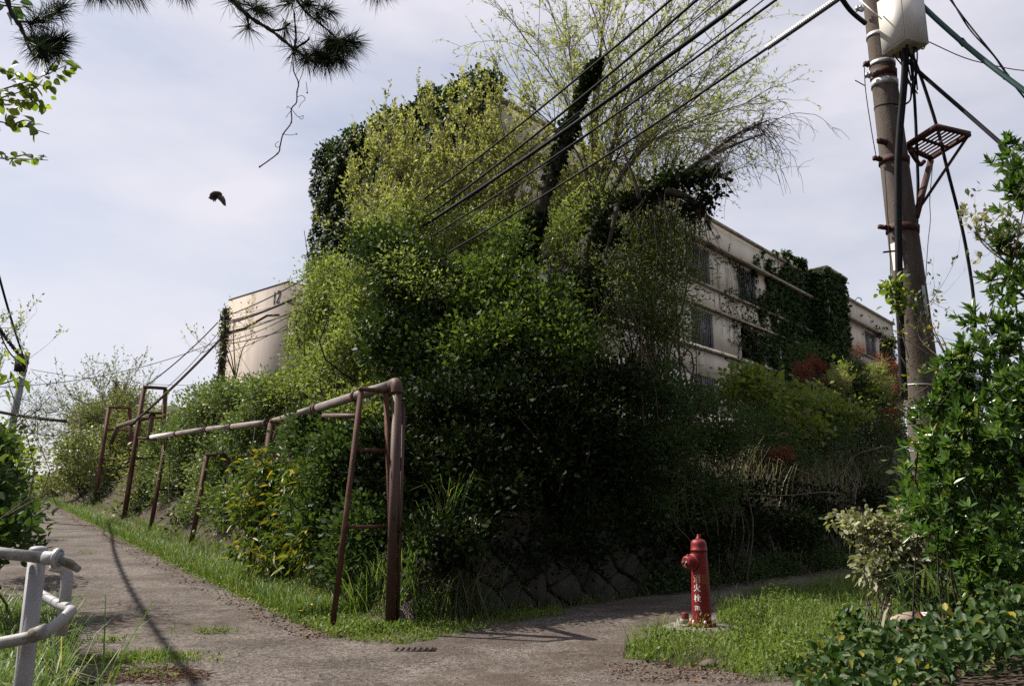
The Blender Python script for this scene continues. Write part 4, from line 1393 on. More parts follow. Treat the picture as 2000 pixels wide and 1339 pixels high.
# cables from the vine pole to the far left
vline('long thin wire from the vine pole across to the left edge', at(440, 660, 30), at(-60, 756, 24), .5, .013)
vline('thin wire from the far grey pole to the vine pole', at(60, 721, 29), at(520, 745, 36), .35, .010)
vline('taut wire from the vine pole to the top of the tallest rusty frame', at(434, 620, 30), fr5[2] + [.02, 0, .03], .15, .022)
vline('taut thin wire from the vine pole to the right corner of the tallest frame', at(434, 640, 30), fr5[4] + [0, 0, .03], .12, .012)
vc_ = vline('moss covered thick cable from the vine pole down past the tallest frame', at(437, 655, 30), at(255, 830, 26), .1, .045, 'bark')
cable('moss covered thick cable from the vine pole toward the light green shrub', [at(435, 653, 30), at(480, 640, 29.5), at(522, 616, 29), at(545, 615, 28.8)], .045, 'bark')
vline('sagging wire from the vine pole into the light green shrub', at(437, 668, 30), at(560, 620, 27), .1, .014)
vline('lowest thin wire from the vine pole into the light green shrub', at(437, 690, 30), at(560, 635, 27), .1, .012)
vline('brown stay wire slanting down in front of the numbered wall', at(445, 655, 30), at(500, 745, 30), 0, .007)
cable('rust brown pipe-like cable over the left bushes below the grey pole', sag(at(-20, 800, 27), at(130, 822, 27), .05), .06, 'bark')
vline('thin wire sagging from the grey pole to the far bushes', at(62, 725, 29), at(190, 790, 33), .25, .009)
# bundle from the grey pole towards the camera, overhead on the left
far_a = gp1 + (gp0 - gp1) * .1
near_a = np.array([-6.0, 4.4, 7.9])
bpth = sag(far_a, near_a, .7, 50)
cb = cable('twisted cable bundle dropping from the left edge to the grey pole', bpth, .045)
hl = MB()
t_ = np.linspace(0, 1, 400)
bp = sag(far_a, near_a, .7, 400)
hl.tube(bp + np.stack([np.cos(t_ * 300) * .06, 0 * t_, np.sin(t_ * 300) * .06], 1), .012, 4)
hl.build('twisted_strand', M['rubber'], cb)
bp2 = sag(far_a, at(-40, 380, 23), .25, 40)
cable('steep black cable rising from the grey pole at the left edge', bp2, .04)
cable('second steep cable close beside the first at the left edge', sag(far_a + [.1, 0, 0], at(-30, 520, 23), .9, 40), .025)
# right-hand cables
def rc(label, pts, r, mat='rubber'):
    P = [at(*p) for p in pts]
    if P[-1][0] > 4.5 and P[-1][2] > 3.5:           # carries on past the picture to the next span
        d = unit(P[-1] - P[-2])
        P += [P[-1] + d * 2.0 + [0, 0, .35], P[-1] + d * 5.0 + [0, 0, 1.6], P[-1] + d * 10.0 + [0, 0, 5.0]]
    return cable(label, smooth_path(P, 8), r, mat)
gcb = rc('thick dark green cable with ties running from the pole to the right edge', [(1770, -25, 7.7), (1810, 20, 7.6), (1900, 100, 7.3), (2000, 177, 7.0), (2120, 262, 6.7)], .028, 'greencable')
for px, py in ((1880, 83), (1962, 147)):
    p = at(px, py, 7.38 if px < 1900 else 7.12)
    MB().bar(p + [-.02, 0, .03], p + [.02, 0, -.03], .07, .02).build('tie', M['rubber'], gcb)
rc('upper thin twisted wire near the top right corner', [(1845, -15, 8), (1890, 45, 7.9), (1950, 120, 7.6), (2000, 190, 7.4)], .009)
rc('lower thin twisted wire near the top right corner', [(1850, -15, 8), (1892, 55, 7.9), (1940, 108, 7.6), (1985, 165, 7.4)], .008)
rc('straight thin wire behind the green cable from the box', [(1800, 76, 7.9), (1915, 122, 8.6)], .006)
rc('straight black cable from below the box down to the right bush', [(1770, 115, 7.85), (1800, 145, 7.8), (1900, 232, 7.4), (2000, 320, 7.0), (2100, 408, 6.8)], .020)
rc('vine wrapped stay cable falling from the box past the platform', [(1781, 105, 7.95), (1802, 160, 8.0), (1830, 248, 8.05), (1850, 330, 8.1), (1880, 450, 8.2), (1899, 560, 8.3), (1905, 640, 8.3)], .017)
rc('vertical black cable hanging behind the platform', [(1779, 115, 7.9), (1786, 190, 8.0), (1791, 300, 8.1), (1793, 380, 8.15), (1789, 470, 8.2)], .016)
rc('thick black cable joining the pole at the top edge', [(1640, -8, 7.5), (1662, 22, 7.65), (1690, 46, 7.8)], .028)
dv = rc('withered creeper stem hanging below the step platform', [(1822, 312, 8.1), (1820, 340, 8.1), (1816, 390, 8.1), (1817, 430, 8.1), (1812, 480, 8.1), (1808, 560, 8.1), (1812, 640, 8.1)], .004, 'greytwig')
dv['category'] = 'creeper'

# ------------------------------------------------------------------ ivy on the building
def bloc(lp):
    """building local -> world"""
    lp = np.asarray(lp, float)
    c, s = cos(ROTZ), sin(ROTZ)
    return np.stack([C0[0] + lp[:, 0] * c - lp[:, 1] * s, C0[1] + lp[:, 0] * s + lp[:, 1] * c, lp[:, 2]], 1)
def bdir(d):
    c, s = cos(ROTZ), sin(ROTZ)
    return np.stack([d[:, 0] * c - d[:, 1] * s, d[:, 0] * s + d[:, 1] * c, d[:, 2]], 1)
def vnoise(a, b, s):
    return (np.sin(a * 1.7 * s + 1.3 * np.sin(b * 1.1 * s + .5)) + np.sin(b * 1.9 * s + 1.7 * np.sin(a * .8 * s)) + .6 * np.sin(a * 4.1 * s + b * 3.3 * s)) / 2.6

iv = T('ivy', 'dark ivy blanketing the windowless end wall of the long block and its roof edge', 'ivy', (C0[0] - 2, C0[1], float(H(C0[0] - 2, C0[1]))))
n = 46000
y = RNG.uniform(-.3, DEP + .5, n)
z = RNG.uniform(5.0, ROOF + .35, n)
thick = .30 + .22 * vnoise(y, z, 1.3) + .12 * vnoise(y, z, 4)
x = -np.clip(thick, .04, 1) * RNG.random(n) ** .5
k = ~((y < 1.5) & (z > ROOF - 3.2) & (RNG.random(n) < .25))
P = bloc(np.stack([x, y, z], 1)[k])
D = bdir(unit(np.stack([-RNG.random(n) * .8, RNG.normal(size=n) * .7, -.5 + RNG.normal(size=n) * .5], 1)))[k]
N = bdir(unit(np.stack([-np.ones(n), RNG.normal(size=n) * .5, .5 + RNG.normal(size=n) * .4], 1)))[k]
tn = np.clip(.45 + .35 * vnoise(y, z, 2.2) + RNG.normal(size=n) * .2, 0, 1)[k]
leaf_obj('crown', iv, M['ivy'], P, D, RNG.uniform(.10, .19, len(P)), .75, tn, N)
# shaggy top: clumps over the roof edge
rim = []
for y_ in np.arange(-.2, DEP + .3, .28):
    h = .25 + .30 * (.5 + .5 * sin(y_ * 3.3)) + .25 * RNG.random()
    rim.append((bloc([[.05 + RNG.random() * .3, y_, ROOF - .1 + h * .4]])[0], np.array([.40, .40, h]), 1))
c, d = sample_blobs(rim, 1400, .6)
P, D, Ls, tn = sprays(c, d, 8, .10, .16, .3)
leaf_obj('fringe', iv, M['ivy'], P, D, Ls, .7, tn, keep_above=False)
vm = MB()
for _ in range(26):
    y_ = RNG.uniform(0, DEP)
    zt = RNG.uniform(9, 13.5)
    zs_ = np.linspace(4.5, zt, 10)
    vm.tube(bloc(np.stack([np.full(10, -.05) - RNG.random(10) * .1, y_ + np.cumsum(RNG.normal(size=10) * .18), zs_], 1)), np.linspace(.04, .012, 10), 4)
vm.build('stem', M['bark'], iv)

fi = T('ivy', 'dark ivy curtain over the stair tower and middle of the long front', 'ivy', bloc([[25, -1, 4]])[0])
def wall_ivy(parent, n, fx, keepfn, name='crown', mat='ivy', L=(.14, .26)):
    s, z, off, nrm = fx(n)
    P = bloc(np.stack([s[0], s[1], z], 1))
    k = keepfn(s, z)
    Nn = bdir(unit(nrm + RNG.normal(size=(n, 3)) * .4))
    D = bdir(unit(RNG.normal(size=(n, 3)) * .7 + np.array([0, -.3, -.5])))
    leaf_obj(name, parent, M[mat], P[k], D[k], RNG.uniform(*L, k.sum()), .75, np.clip(RNG.normal(.4, .22, k.sum()), 0, 1), Nn[k], keep_above=False)
def front(n):
    s = RNG.uniform(18.8, 29.6, n)
    z = RNG.uniform(4.2, ROOF + .2, n)
    yy = -RNG.random(n) * .18
    yy = np.where((s > 26.2) & (s < 29.2), yy - .92, yy)
    return (s, yy), z, None, np.tile([0, -1, .4], (n, 1))
def keepf(s, z):
    edge = np.clip((s[0] - 18.8) / 3.0, 0, 1)
    cov = .24 + edge * .55 - .35 * np.clip((z - 12.2) / 1.5, 0, 1) * (s[0] < 25) + .1 * np.clip((9.5 - z) / 3, 0, 1)
    return vnoise(s[0] * 1.5, z, 1.5) * .5 + .5 < cov + RNG.normal(size=len(z)) * .08
wall_ivy(fi, 30000, front, keepf)
def sideface(n):
    return (np.full(n, 26.15) - RNG.random(n) * .2, RNG.uniform(-1.0, 0, n)), RNG.uniform(4.2, ROOF + .1, n), None, np.tile([-1, 0, .4], (n, 1))
wall_ivy(fi, 3500, sideface, lambda s, z: RNG.random(len(z)) < .9, 'side_growth')
def topf(n):
    return (RNG.uniform(23, 26.2, n), RNG.uniform(-.3, .4, n)), ROOF + .2 + RNG.random(n) ** 2 * .4, None, np.tile([0, -.5, 1], (n, 1))
wall_ivy(fi, 3000, topf, lambda s, z: vnoise(s[0], s[1], 1.5) > -.2, 'top_growth')
# creeping runners over the pale front
run = MB()
LPp = []
for _ in range(60):
    s0, z0 = RNG.uniform(17.5, 21.5), RNG.uniform(5, 12)
    ang = RNG.choice([pi, 2.2, 2.6, 3.5, 1.8])
    m_ = 9
    a_ = ang + np.cumsum(RNG.normal(size=m_) * .3)
    ss = s0 + np.cumsum(np.cos(a_)) * .33
    zz_ = z0 + np.cumsum(np.sin(a_)) * .33
    pl = bloc(np.stack([ss, np.full(m_, -.03) - .17 * (np.abs(zz_ - 10.5) < .25), np.minimum(zz_, ROOF - .2)], 1))
    run.tube(pl, .012, 3, False)
    for p in pl:
        for _k in range(3):
            LPp.append(p + RNG.normal(size=3) * .06)
for s0 in np.arange(14.8, 17.3, .28):
    m_ = 8
    zz_ = np.linspace(8 + RNG.random() * 2, 11.9, m_)
    run.tube(bloc(np.stack([s0 + np.cumsum(RNG.normal(size=m_) * .09), np.full(m_, -.02), zz_], 1)), .008, 3, False)
run.build('stem', M['darkbark'], fi)
LPp = np.array(LPp)
leaf_obj('runner_leaves', fi, M['ivy'], LPp, unit(RNG.normal(size=LPp.shape)), np.full(len(LPp), .15), .7, keep_above=False)

iv2 = T('ivy', 'small dark ivy patch near the far right end of the long front', 'ivy', bloc([[38, -.3, 4]])[0])
def far_(n):
    return (RNG.uniform(37.6, 41.9, n), -RNG.random(n) * .3), RNG.uniform(5, 13.1, n), None, np.tile([0, -1, .4], (n, 1))
wall_ivy(iv2, 5200, far_, lambda s, z: vnoise(s[0] * 1.4, z, 1.6) * .5 + .5 < .25 + .5 * np.clip((12.6 - z) / 2.5, 0, 1), 'crown', 'ivy', (.16, .28))

# ------------------------------------------------------------------ trees and shrubs of the bank
def young_tree(label, base_px, Y, limb_px, mat, r=.05, n_sub=12, sl=1.3, n2=5, s2=.6, nl=6, L=.08, aspect=.4, trunk_to=None, up=.5, bark='twig', cat='tree', name='young_tree', ang=.55, dj=1.4, group=None, trop=(0, 0, .15), trop2=(0, 0, .1), jit=.7, start=.2, rise=.5):
    b = at(*base_px, Y)
    b[2] = H(b[0], b[1])
    root = T(name, label, cat, b, group)
    limbs = []
    fork = at(*trunk_to, Y) if trunk_to else b + (at(*base_px, Y) - b) * .6 + [0, 0, .3]
    MB().tube(smooth_path([b - [0, 0, .1], b * .5 + fork * .5 + RNG.normal(size=3) * .12, fork], 5), np.linspace(r * 2.0, r * 1.3, 11), 8).build('trunk', M['darkbark'], root, True)
    for lp in limb_px:
        dy = RNG.normal() * dj
        tip = at(lp[0], lp[1], Y + dy)
        mid = fork + (tip - fork) * np.array([rise, rise, .5]) + RNG.normal(size=3) * .25 + [0, 0, .2]
        limbs.append(np.array([fork, mid, tip]))
    twiggy(root, limbs, r, n_sub, sl, n2, s2, (bark, bark), dict(n=nl, mat=mat, L=L, aspect=aspect, jit=jit), trop=trop, trop2=trop2, ang=ang, up=up, start=start)
    return root

# willow-like tree over the top
young_tree('tall feathery pale green tree rising above the roofline behind the cables', (1165, 640), 17.0,
           [(1015, 60), (1060, -30), (1120, -90), (1190, -110), (1250, -60), (1300, 20), (1345, 10), (1400, 40), (1450, 110), (1490, 190), (1440, 210), (1380, 150), (1320, 120), (1270, 190), (1060, 150), (1110, 60), (1220, 80), (1350, 240), (1180, 30), (1030, 200), (1290, 90), (1420, 90)],
           'willow', r=.036, n_sub=13, sl=1.5, n2=7, s2=.8, nl=9, L=.10, aspect=.28, rise=.3, trunk_to=(1162, 430), up=.35, name='willow_tree', dj=1.6, trop=(0, 0, -.03), trop2=(0, 0, -.25), ang=.5, start=.30, bark='greytwig')
young_tree('pale green drooping tree crown right of the leaning trunk', (1290, 700), 17.5,
           [(1200, 300), (1260, 240), (1330, 230), (1400, 260), (1440, 330), (1380, 330), (1310, 300), (1240, 350), (1410, 210)],
           'willow', r=.03, n_sub=16, sl=1.2, n2=7, s2=.7, nl=12, L=.085, aspect=.3, rise=.35, trunk_to=(1270, 520), up=.2, name='willow_tree', dj=1.2, trop2=(0, 0, -.3), start=.25, bark='greytwig')
# yellow-green young trees in front of the end wall
YT = [((750, 640), 19.0, [(690, 380), (720, 320), (760, 290), (800, 300), (820, 360), (700, 440), (780, 350)], 'sparse yellowish young tree lowest on the ivy end wall'),
      ((860, 640), 19.3, [(800, 270), (840, 225), (885, 200), (920, 230), (940, 280), (850, 300), (900, 300), (830, 350)], 'yellow green young tree in the middle of the ivy end wall'),
      ((970, 640), 19.0, [(930, 215), (970, 190), (1010, 235), (1050, 280), (1030, 330), (960, 300), (990, 370)], 'tall yellow green young tree before the building corner'),
      ((905, 660), 18.2, [(850, 400), (900, 360), (950, 390), (980, 430), (870, 440), (930, 450), (800, 430)], 'dense low yellow green young tree under the cables'),
      ((1080, 640), 18.4, [(1040, 400), (1080, 350), (1120, 400), (1150, 360), (1060, 450), (1130, 460)], 'yellow green young tree at the foot of the leaning trunk')]
for bpx, Y, lim, lab in YT:
    young_tree(lab, bpx, Y, lim, 'yellow', r=.028, n_sub=15, sl=1.1, n2=8, s2=.5, nl=11, L=.10, aspect=.45, trunk_to=(bpx[0], bpx[1] - 90), up=.6, group='yellow green young trees before the end wall', dj=.8, start=.12)

# leaning broken trunk wrapped in ivy
YB = 15.5
lp = smooth_path([at(990, 700, YB), at(1022, 540, YB), at(1045, 440, YB), at(1100, 280, YB), at(1140, 180, YB), at(1172, 112, YB)], 8)
base = lp[0].copy()
base[2] = H(base[0], base[1])
lt = T('broken_tree', 'leaning ivy covered tree trunk with a snapped pointed top under the cables', 'tree', base)
MB().tube(np.vstack([base - [0, 0, .1], lp]), np.concatenate([[.20], np.linspace(.19, .07, len(lp) - 1), [.02]]), 9).build('trunk', M['darkbark'], lt, True)
MB().tube([at(1158, 138, YB), at(1172, 122, YB), at(1182, 104, YB)], [.05, .04, .008], 6).build('splinter', M['bark'], lt)
n = 5200
f = RNG.random(n) ** 1.1 * .97
ix = f * (len(lp) - 1.001)
ii = ix.astype(int)
Pc = lp[ii] + (lp[ii + 1] - lp[ii]) * (ix - ii)[:, None]
wd = .74 * (.24 + .10 * np.sin(f * 23) + .06 * np.sin(f * 51)) * (1.15 - .55 * f)
Pv = Pc + unit(RNG.normal(size=(n, 3))) * (wd * RNG.random(n) ** .35)[:, None]
leaf_obj('ivy', lt, M['dark'], Pv, unit(RNG.normal(size=(n, 3)) + (Pv - Pc) * 2 + [0, 0, -.3]), RNG.uniform(.09, .17, n), .7)

# broken limb sticking out right
YL = 15.0
bl = T('broken_tree', 'dark broken tree limb reaching right with dead drooping twigs and ivy', 'tree', (at(1140, 640, YL)[0], YL, float(H(at(1140, 640, YL)[0], YL))))
limb_tr = smooth_path([np.array([at(1140, 640, YL)[0], YL, float(H(at(1140, 640, YL)[0], YL)) - .1]), at(1140, 560, YL), at(1165, 440, YL), at(1205, 405, YL), at(1270, 382, YL), at(1325, 345, YL - .3), at(1375, 335, YL - .4), at(1432, 353, YL - .5)], 6)
MB().tube(limb_tr, np.linspace(.13, .04, len(limb_tr)), 8).build('trunk', M['darkbark'], bl, True)
br = MB()
for pl, r in (([(1300, 372), (1340, 385), (1375, 415), (1388, 450)], .09), ([(1325, 345), (1380, 305), (1440, 262), (1498, 236)], .045), ([(1375, 312), (1430, 285), (1490, 262)], .04), ([(1250, 390), (1235, 340), (1215, 290)], .05), ([(1205, 405), (1190, 470), (1175, 520)], .06), ([(1410, 340), (1430, 375), (1442, 385)], .012)):
    P = smooth_path([at(*q, YL - .35) for q in pl], 5)
    br.tube(P, np.linspace(r, r * .3, len(P)), 6)
br.build('branch', M['bark'], bl, True)
dt = MB()
spine = smooth_path([at(*q, YL - .35) for q in [(1340, 335), (1380, 305), (1440, 262), (1498, 236)]], 12)
for _ in range(64):
    st = spine[int(len(spine) * RNG.uniform(.1, .98))] + RNG.normal(size=3) * .04
    d0 = unit(np.array([RNG.uniform(.1, 1.0), RNG.normal() * .6, RNG.uniform(-.2, .8)]))
    w = grow_line(st, d0, RNG.uniform(.5, 1.9), 11, .16, (RNG.uniform(-.1, .12), 0, -RNG.uniform(.2, .5)))
    dt.tube(w, np.linspace(.010, .003, len(w)), 3, False)
    for _k in range(5):
        j = int(RNG.integers(2, 11))
        w2 = grow_line(w[j], unit(RNG.normal(size=3) * .7 + [.2, 0, -.3]), RNG.uniform(.15, .6), 5, .25, (0, 0, -.25))
        dt.tube(w2, np.linspace(.005, .0025, len(w2)), 3, False)
dt.build('dead_twigs', M['greytwig'], bl)
dt = MB()
for _ in range(70):
    st = at(RNG.uniform(1235, 1385), RNG.uniform(375, 425), YL + RNG.normal() * .5)
    w = grow_line(st, unit(np.array([RNG.normal() * .35, RNG.normal() * .3, -1])), RNG.uniform(.6, 1.8), 7, .12, (0, 0, -.2))
    dt.tube(w, np.linspace(.014, .004, len(w)), 3, False)
dt.build('hanging_twigs', M['darkbark'], bl)
ib = [Bl(1230, 395, YL, 60, 16, .3), Bl(1325, 352, YL - .3, 45, 20, .3), Bl(1370, 340, YL - .4, 46, 11, .2), Bl(1360, 405, YL - .3, 24, 34, .2), Bl(1280, 376, YL, 40, 16, .3), Bl(1392, 380, YL - .4, 18, 12, .2), Bl(1170, 450, YL, 30, 70, .3), Bl(1145, 560, YL, 26, 70, .3)]
c, d = sample_blobs(ib, 420, .6)
P, D, Ls, tn = sprays(c, d, 7, .11, .12, -.2)
leaf_obj('ivy', bl, M['dark'], P, D, Ls, .65, tn)

# big masses, left to right
BUSHES = [
 # name, label, category, blobs, n, per, sig, leaf, mat, kwargs
 ('bush', 'bright fine leaved shrub mass spilling left of the dark ivy column toward the numbered wall', 'bush',
  [Bv(640, 600, 3.3, 70, 90, 1.0), Bv(615, 680, 3.2, 60, 80, 1.0), Bv(660, 740, 2.9, 90, 90, 1.0), Bv(590, 760, 2.6, 80, 60, .9), Bv(700, 600, 3.3, 60, 120, 1), Bv(640, 540, 3.4, 40, 50, .8), Bv(700, 820, 2.4, 90, 70, .9), Bv(680, 690, 2.7, 60, 80, .7)], 3900, 9, .17, .095, 'fresh', dict(aspect=.5, n_stem=40, stem_r=.03, base=(-3.6, 15.8, 0))),
 ('ivy_column', 'dark ivy smothered column of a dead tree left of the bright green shrub', 'tree',
  [Bl(770, 500, 15.5, 60, 70, .8), Bl(790, 580, 15.3, 75, 90, .9), Bl(760, 660, 15.2, 60, 90, .8), Bl(830, 650, 15, 55, 110, .8), Bl(810, 760, 14.8, 80, 90, .9), Bl(720, 480, 16, 40, 40, .5), Bl(850, 540, 15.3, 50, 60, .6)], 1250, 9, .14, .12, 'ivy', dict(aspect=.65, n_stem=12, stem_r=.03, base=(-2.3, 15.3, 0), stem_mat='darkbark')),
 ('evergreen_shrub', 'glossy bright green evergreen shrub with a few red young leaves mid bank', 'shrub',
  [Bl(930, 590, 15, 80, 70, .9), Bl(1000, 650, 14.5, 100, 70, 1.0), Bl(1080, 640, 14.6, 90, 80, 1.0), Bl(960, 540, 15.2, 80, 50, .8), Bl(920, 680, 14.2, 80, 60, .9), Bl(1120, 690, 14.3, 90, 50, .9), Bl(1000, 500, 15.4, 50, 60, .7), Bl(1030, 590, 14.8, 90, 70, 1)], 2100, 9, .15, .12, 'bright', dict(aspect=.5, n_stem=30, stem_r=.03, base=(.2, 14.8, 0))),
 ('bush', 'feathery mid green thicket under the broken limb right of the centre', 'bush',
  [Bl(1230, 500, 15.8, 100, 90, 1.1), Bl(1310, 530, 16, 70, 100, 1.0), Bl(1200, 600, 15.5, 110, 90, 1.1), Bl(1290, 640, 15.6, 80, 80, 1), Bl(1140, 560, 15.5, 70, 80, .9), Bl(1260, 440, 16.2, 80, 50, .9)], 2300, 9, .18, .09, 'thicket', dict(aspect=.38, n_stem=60, stem_r=.025, base=(2.9, 16.2, 0))),
 ('bush', 'fine yellow green twiggy growth between the leaning trunk and the bright shrub', 'bush',
  [Bl(900, 450, 17, 110, 60, .9), Bl(1010, 470, 17, 80, 70, .9), Bl(1110, 450, 16.8, 80, 80, .9), Bl(820, 430, 17.2, 70, 60, .7), Bl(1180, 400, 17, 60, 60, .8), Bl(1300, 450, 16.8, 70, 70, .9), Bl(740, 450, 16.6, 60, 60, .5), Bl(790, 520, 14.6, 50, 50, .4), Bl(850, 560, 14.4, 50, 40, .4)], 2000, 8, .2, .085, 'fresh', dict(aspect=.42, n_stem=60, stem_r=.02, base=(-.4, 17.2, 0), stem_bend=.1)),
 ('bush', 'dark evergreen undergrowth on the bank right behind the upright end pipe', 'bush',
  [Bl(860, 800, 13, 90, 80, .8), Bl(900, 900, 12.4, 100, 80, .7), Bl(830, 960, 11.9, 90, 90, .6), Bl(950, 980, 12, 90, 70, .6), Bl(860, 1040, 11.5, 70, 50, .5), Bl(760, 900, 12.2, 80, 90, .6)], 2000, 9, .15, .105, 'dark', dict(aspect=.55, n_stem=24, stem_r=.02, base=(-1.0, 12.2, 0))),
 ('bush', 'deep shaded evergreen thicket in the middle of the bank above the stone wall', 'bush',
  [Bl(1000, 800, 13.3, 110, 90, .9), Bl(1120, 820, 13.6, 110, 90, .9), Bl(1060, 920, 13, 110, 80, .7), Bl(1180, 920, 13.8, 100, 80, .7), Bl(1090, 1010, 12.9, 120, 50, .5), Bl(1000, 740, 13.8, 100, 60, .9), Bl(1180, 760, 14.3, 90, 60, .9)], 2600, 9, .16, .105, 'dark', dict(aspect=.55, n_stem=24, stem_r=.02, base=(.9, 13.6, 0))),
 ('bush', 'dim fine leaved thicket at the right end of the shaded bank below the windows', 'bush',
  [Bl(1290, 780, 15.3, 90, 80, .9), Bl(1350, 790, 16.5, 50, 40, .8), Bl(1300, 890, 14.8, 100, 80, .8), Bl(1250, 1000, 14.4, 100, 50, .6), Bl(1400, 850, 16.2, 70, 70, .8), Bl(1360, 960, 15.5, 90, 60, .6)], 2400, 8, .18, .10, 'mid', dict(aspect=.4, n_stem=50, stem_r=.018, base=(3.5, 15.6, 0))),
 ('bush', 'sparse maple leaved shrub with bright lime leaf tips on the right slope', 'bush',
  [Bs(1520, 770, 2.6, 90, 40, .9), Bs(1600, 800, 2.4, 90, 50, .9), Bs(1460, 760, 2.6, 60, 50, .8), Bs(1660, 770, 2.4, 60, 60, .8), Bs(1520, 830, 2.2, 100, 50, .8)], 1100, 7, .15, .16, 'sapling', dict(aspect=.75, n_stem=40, stem_r=.018, base=(6.5, 20, 0), shell=.3)),
 ('bush', 'olive tangled shrubbery below the lime tipped shrub on the right slope', 'bush',
  [Bs(1470, 850, 1.8, 90, 60, .8), Bs(1600, 870, 1.7, 100, 50, .8), Bs(1700, 850, 1.6, 80, 70, .8), Bs(1520, 900, 1.5, 110, 40, .7), Bs(1740, 780, 2.0, 60, 60, .8), Bs(1700, 930, 1.1, 90, 40, .6), Bs(1580, 690, 5.0, 40, 25, .6)], 1900, 8, .18, .10, 'mid', dict(aspect=.5, n_stem=70, stem_r=.016, base=(6.6, 18.6, 0))),
 ('bush', 'shady bramble mat over the lower right slope beside the side lane', 'bush',
  [Bs(1440, 980, 0.8, 110, 50, .6), Bs(1560, 990, 0.8, 120, 50, .6), Bs(1680, 985, 0.8, 100, 50, .6), Bs(1500, 1040, 0.65, 120, 35, .5), Bs(1640, 1050, 0.7, 110, 40, .5), Bs(1740, 1040, 0.7, 60, 60, .6), Bs(1340, 1040, 0.7, 90, 30, .4)], 1700, 8, .16, .10, 'dark', dict(aspect=.6, n_stem=60, stem_r=.012, base=(6.2, 17.2, 0))),
 ('bush', 'pale speckled hedge shrub between the frames left of the yellow leaved bush', 'bush',
  [Bv(420, 800, 2.2, 70, 50, .9), Bv(380, 870, 2.0, 60, 80, .9), Bv(470, 780, 2.3, 80, 40, .9), Bv(430, 920, 1.8, 60, 90, .7), Bv(350, 950, 2.0, 50, 70, .8), Bv(540, 770, 2.3, 70, 40, .8), Bv(400, 1000, 1.7, 50, 50, .6), Bv(500, 840, 2.0, 60, 60, .7), Bv(320, 890, 2.1, 40, 60, .8), Bv(460, 990, 1.6, 50, 70, .5)], 6500, 9, .17, .105, 'pale', dict(aspect=.5, n_stem=40, stem_r=.02, base=(-5.3, 17.6, 0))),
 ('bush', 'bush with drooping leaves partly turned yellow and orange beside the road verge', 'bush',
  [Bv(540, 930, 1.1, 75, 55, .6), Bv(510, 1000, 0.95, 70, 70, .55), Bv(600, 960, 1.2, 60, 80, .55), Bv(560, 1080, 1.0, 90, 60, .5), Bv(630, 1060, 1.05, 60, 70, .45)], 760, 8, .16, .16, 'loquat', dict(aspect=.32, n_stem=26, stem_r=.018, base=(-2.6, 12.4, 0), shape=6, droop=.25, up=-.1, parts=140)),
 ('bush', 'dark leafy bush between the yellow leaved bush and the first A-shaped frame', 'bush',
  [Bv(680, 900, 1.4, 80, 80, .7), Bv(650, 1000, 1.2, 70, 80, .5), Bv(720, 1030, 1.3, 60, 60, .5), Bv(620, 850, 1.6, 70, 60, .7), Bv(700, 1100, 1.1, 60, 40, .4)], 2300, 9, .15, .11, 'mid', dict(aspect=.5, n_stem=14, stem_r=.018, base=(-2.3, 12.3, 0))),
 ('bush', 'olive roadside thicket behind the far rectangular frame', 'bush',
  [Bv(190, 830, 2.6, 70, 60, 1.4), Bv(260, 850, 2.6, 70, 60, 1.3), Bv(300, 920, 2.1, 60, 80, 1.1), Bv(220, 920, 2.0, 60, 60, 1.1), Bv(160, 910, 2.4, 40, 60, 1.2), Bv(280, 980, 1.7, 40, 40, .7), Bv(250, 790, 3.2, 50, 40, 1.2), Bv(330, 840, 2.4, 50, 50, 1), Bv(235, 800, 3.6, 60, 34, 1.2), Bv(180, 810, 3.4, 50, 34, 1.2), Bv(255, 850, 2.8, 50, 40, 1)], 5200, 8, .24, .15, 'olive', dict(aspect=.5, n_stem=50, stem_r=.03, base=(-13.0, 30, 0))),
 ('bush', 'bright yellow green clump inside the far rectangular frame', 'bush',
  [Bv(235, 860, 2.2, 40, 22, .7), Bv(210, 800, 3.0, 60, 22, 1.2), Bv(200, 870, 1.9, 30, 18, .6)], 420, 8, .2, .15, 'sapling', dict(aspect=.5, n_stem=10, base=(-12.4, 30, 0))),
 ('bush', 'dark green roadside bushes under the raised pipe by the tallest frame', 'bush',
  [Bv(330, 960, 2.0, 50, 60, .8), Bv(300, 1000, 1.7, 40, 30, .6), Bv(230, 975, 1.9, 50, 40, .8), Bv(190, 950, 1.9, 40, 40, .9), Bv(380, 1030, 1.6, 40, 30, .5)], 1800, 8, .18, .12, 'dark', dict(aspect=.55, n_stem=10, base=(-8.9, 23, 0))),
 ('bush', 'low dark bushes at the crest of the road by the far leaning posts', 'bush',
  [Bl(140, 930, 40, 40, 45, 1.6), Bl(110, 950, 46, 35, 30, 1.5), Bl(85, 962, 52, 30, 14, 1.5), Bl(150, 880, 38, 30, 40, 1.4)], 700, 8, .3, .2, 'olive', dict(aspect=.5, n_stem=10, base=(-22.5, 41, 0))),
]
for nm, lab, cat, bl_, n, per, sig, L, mat, kw in BUSHES:
    bush(nm, lab, cat, bl_, n, per, sig, L, M[mat], **kw)


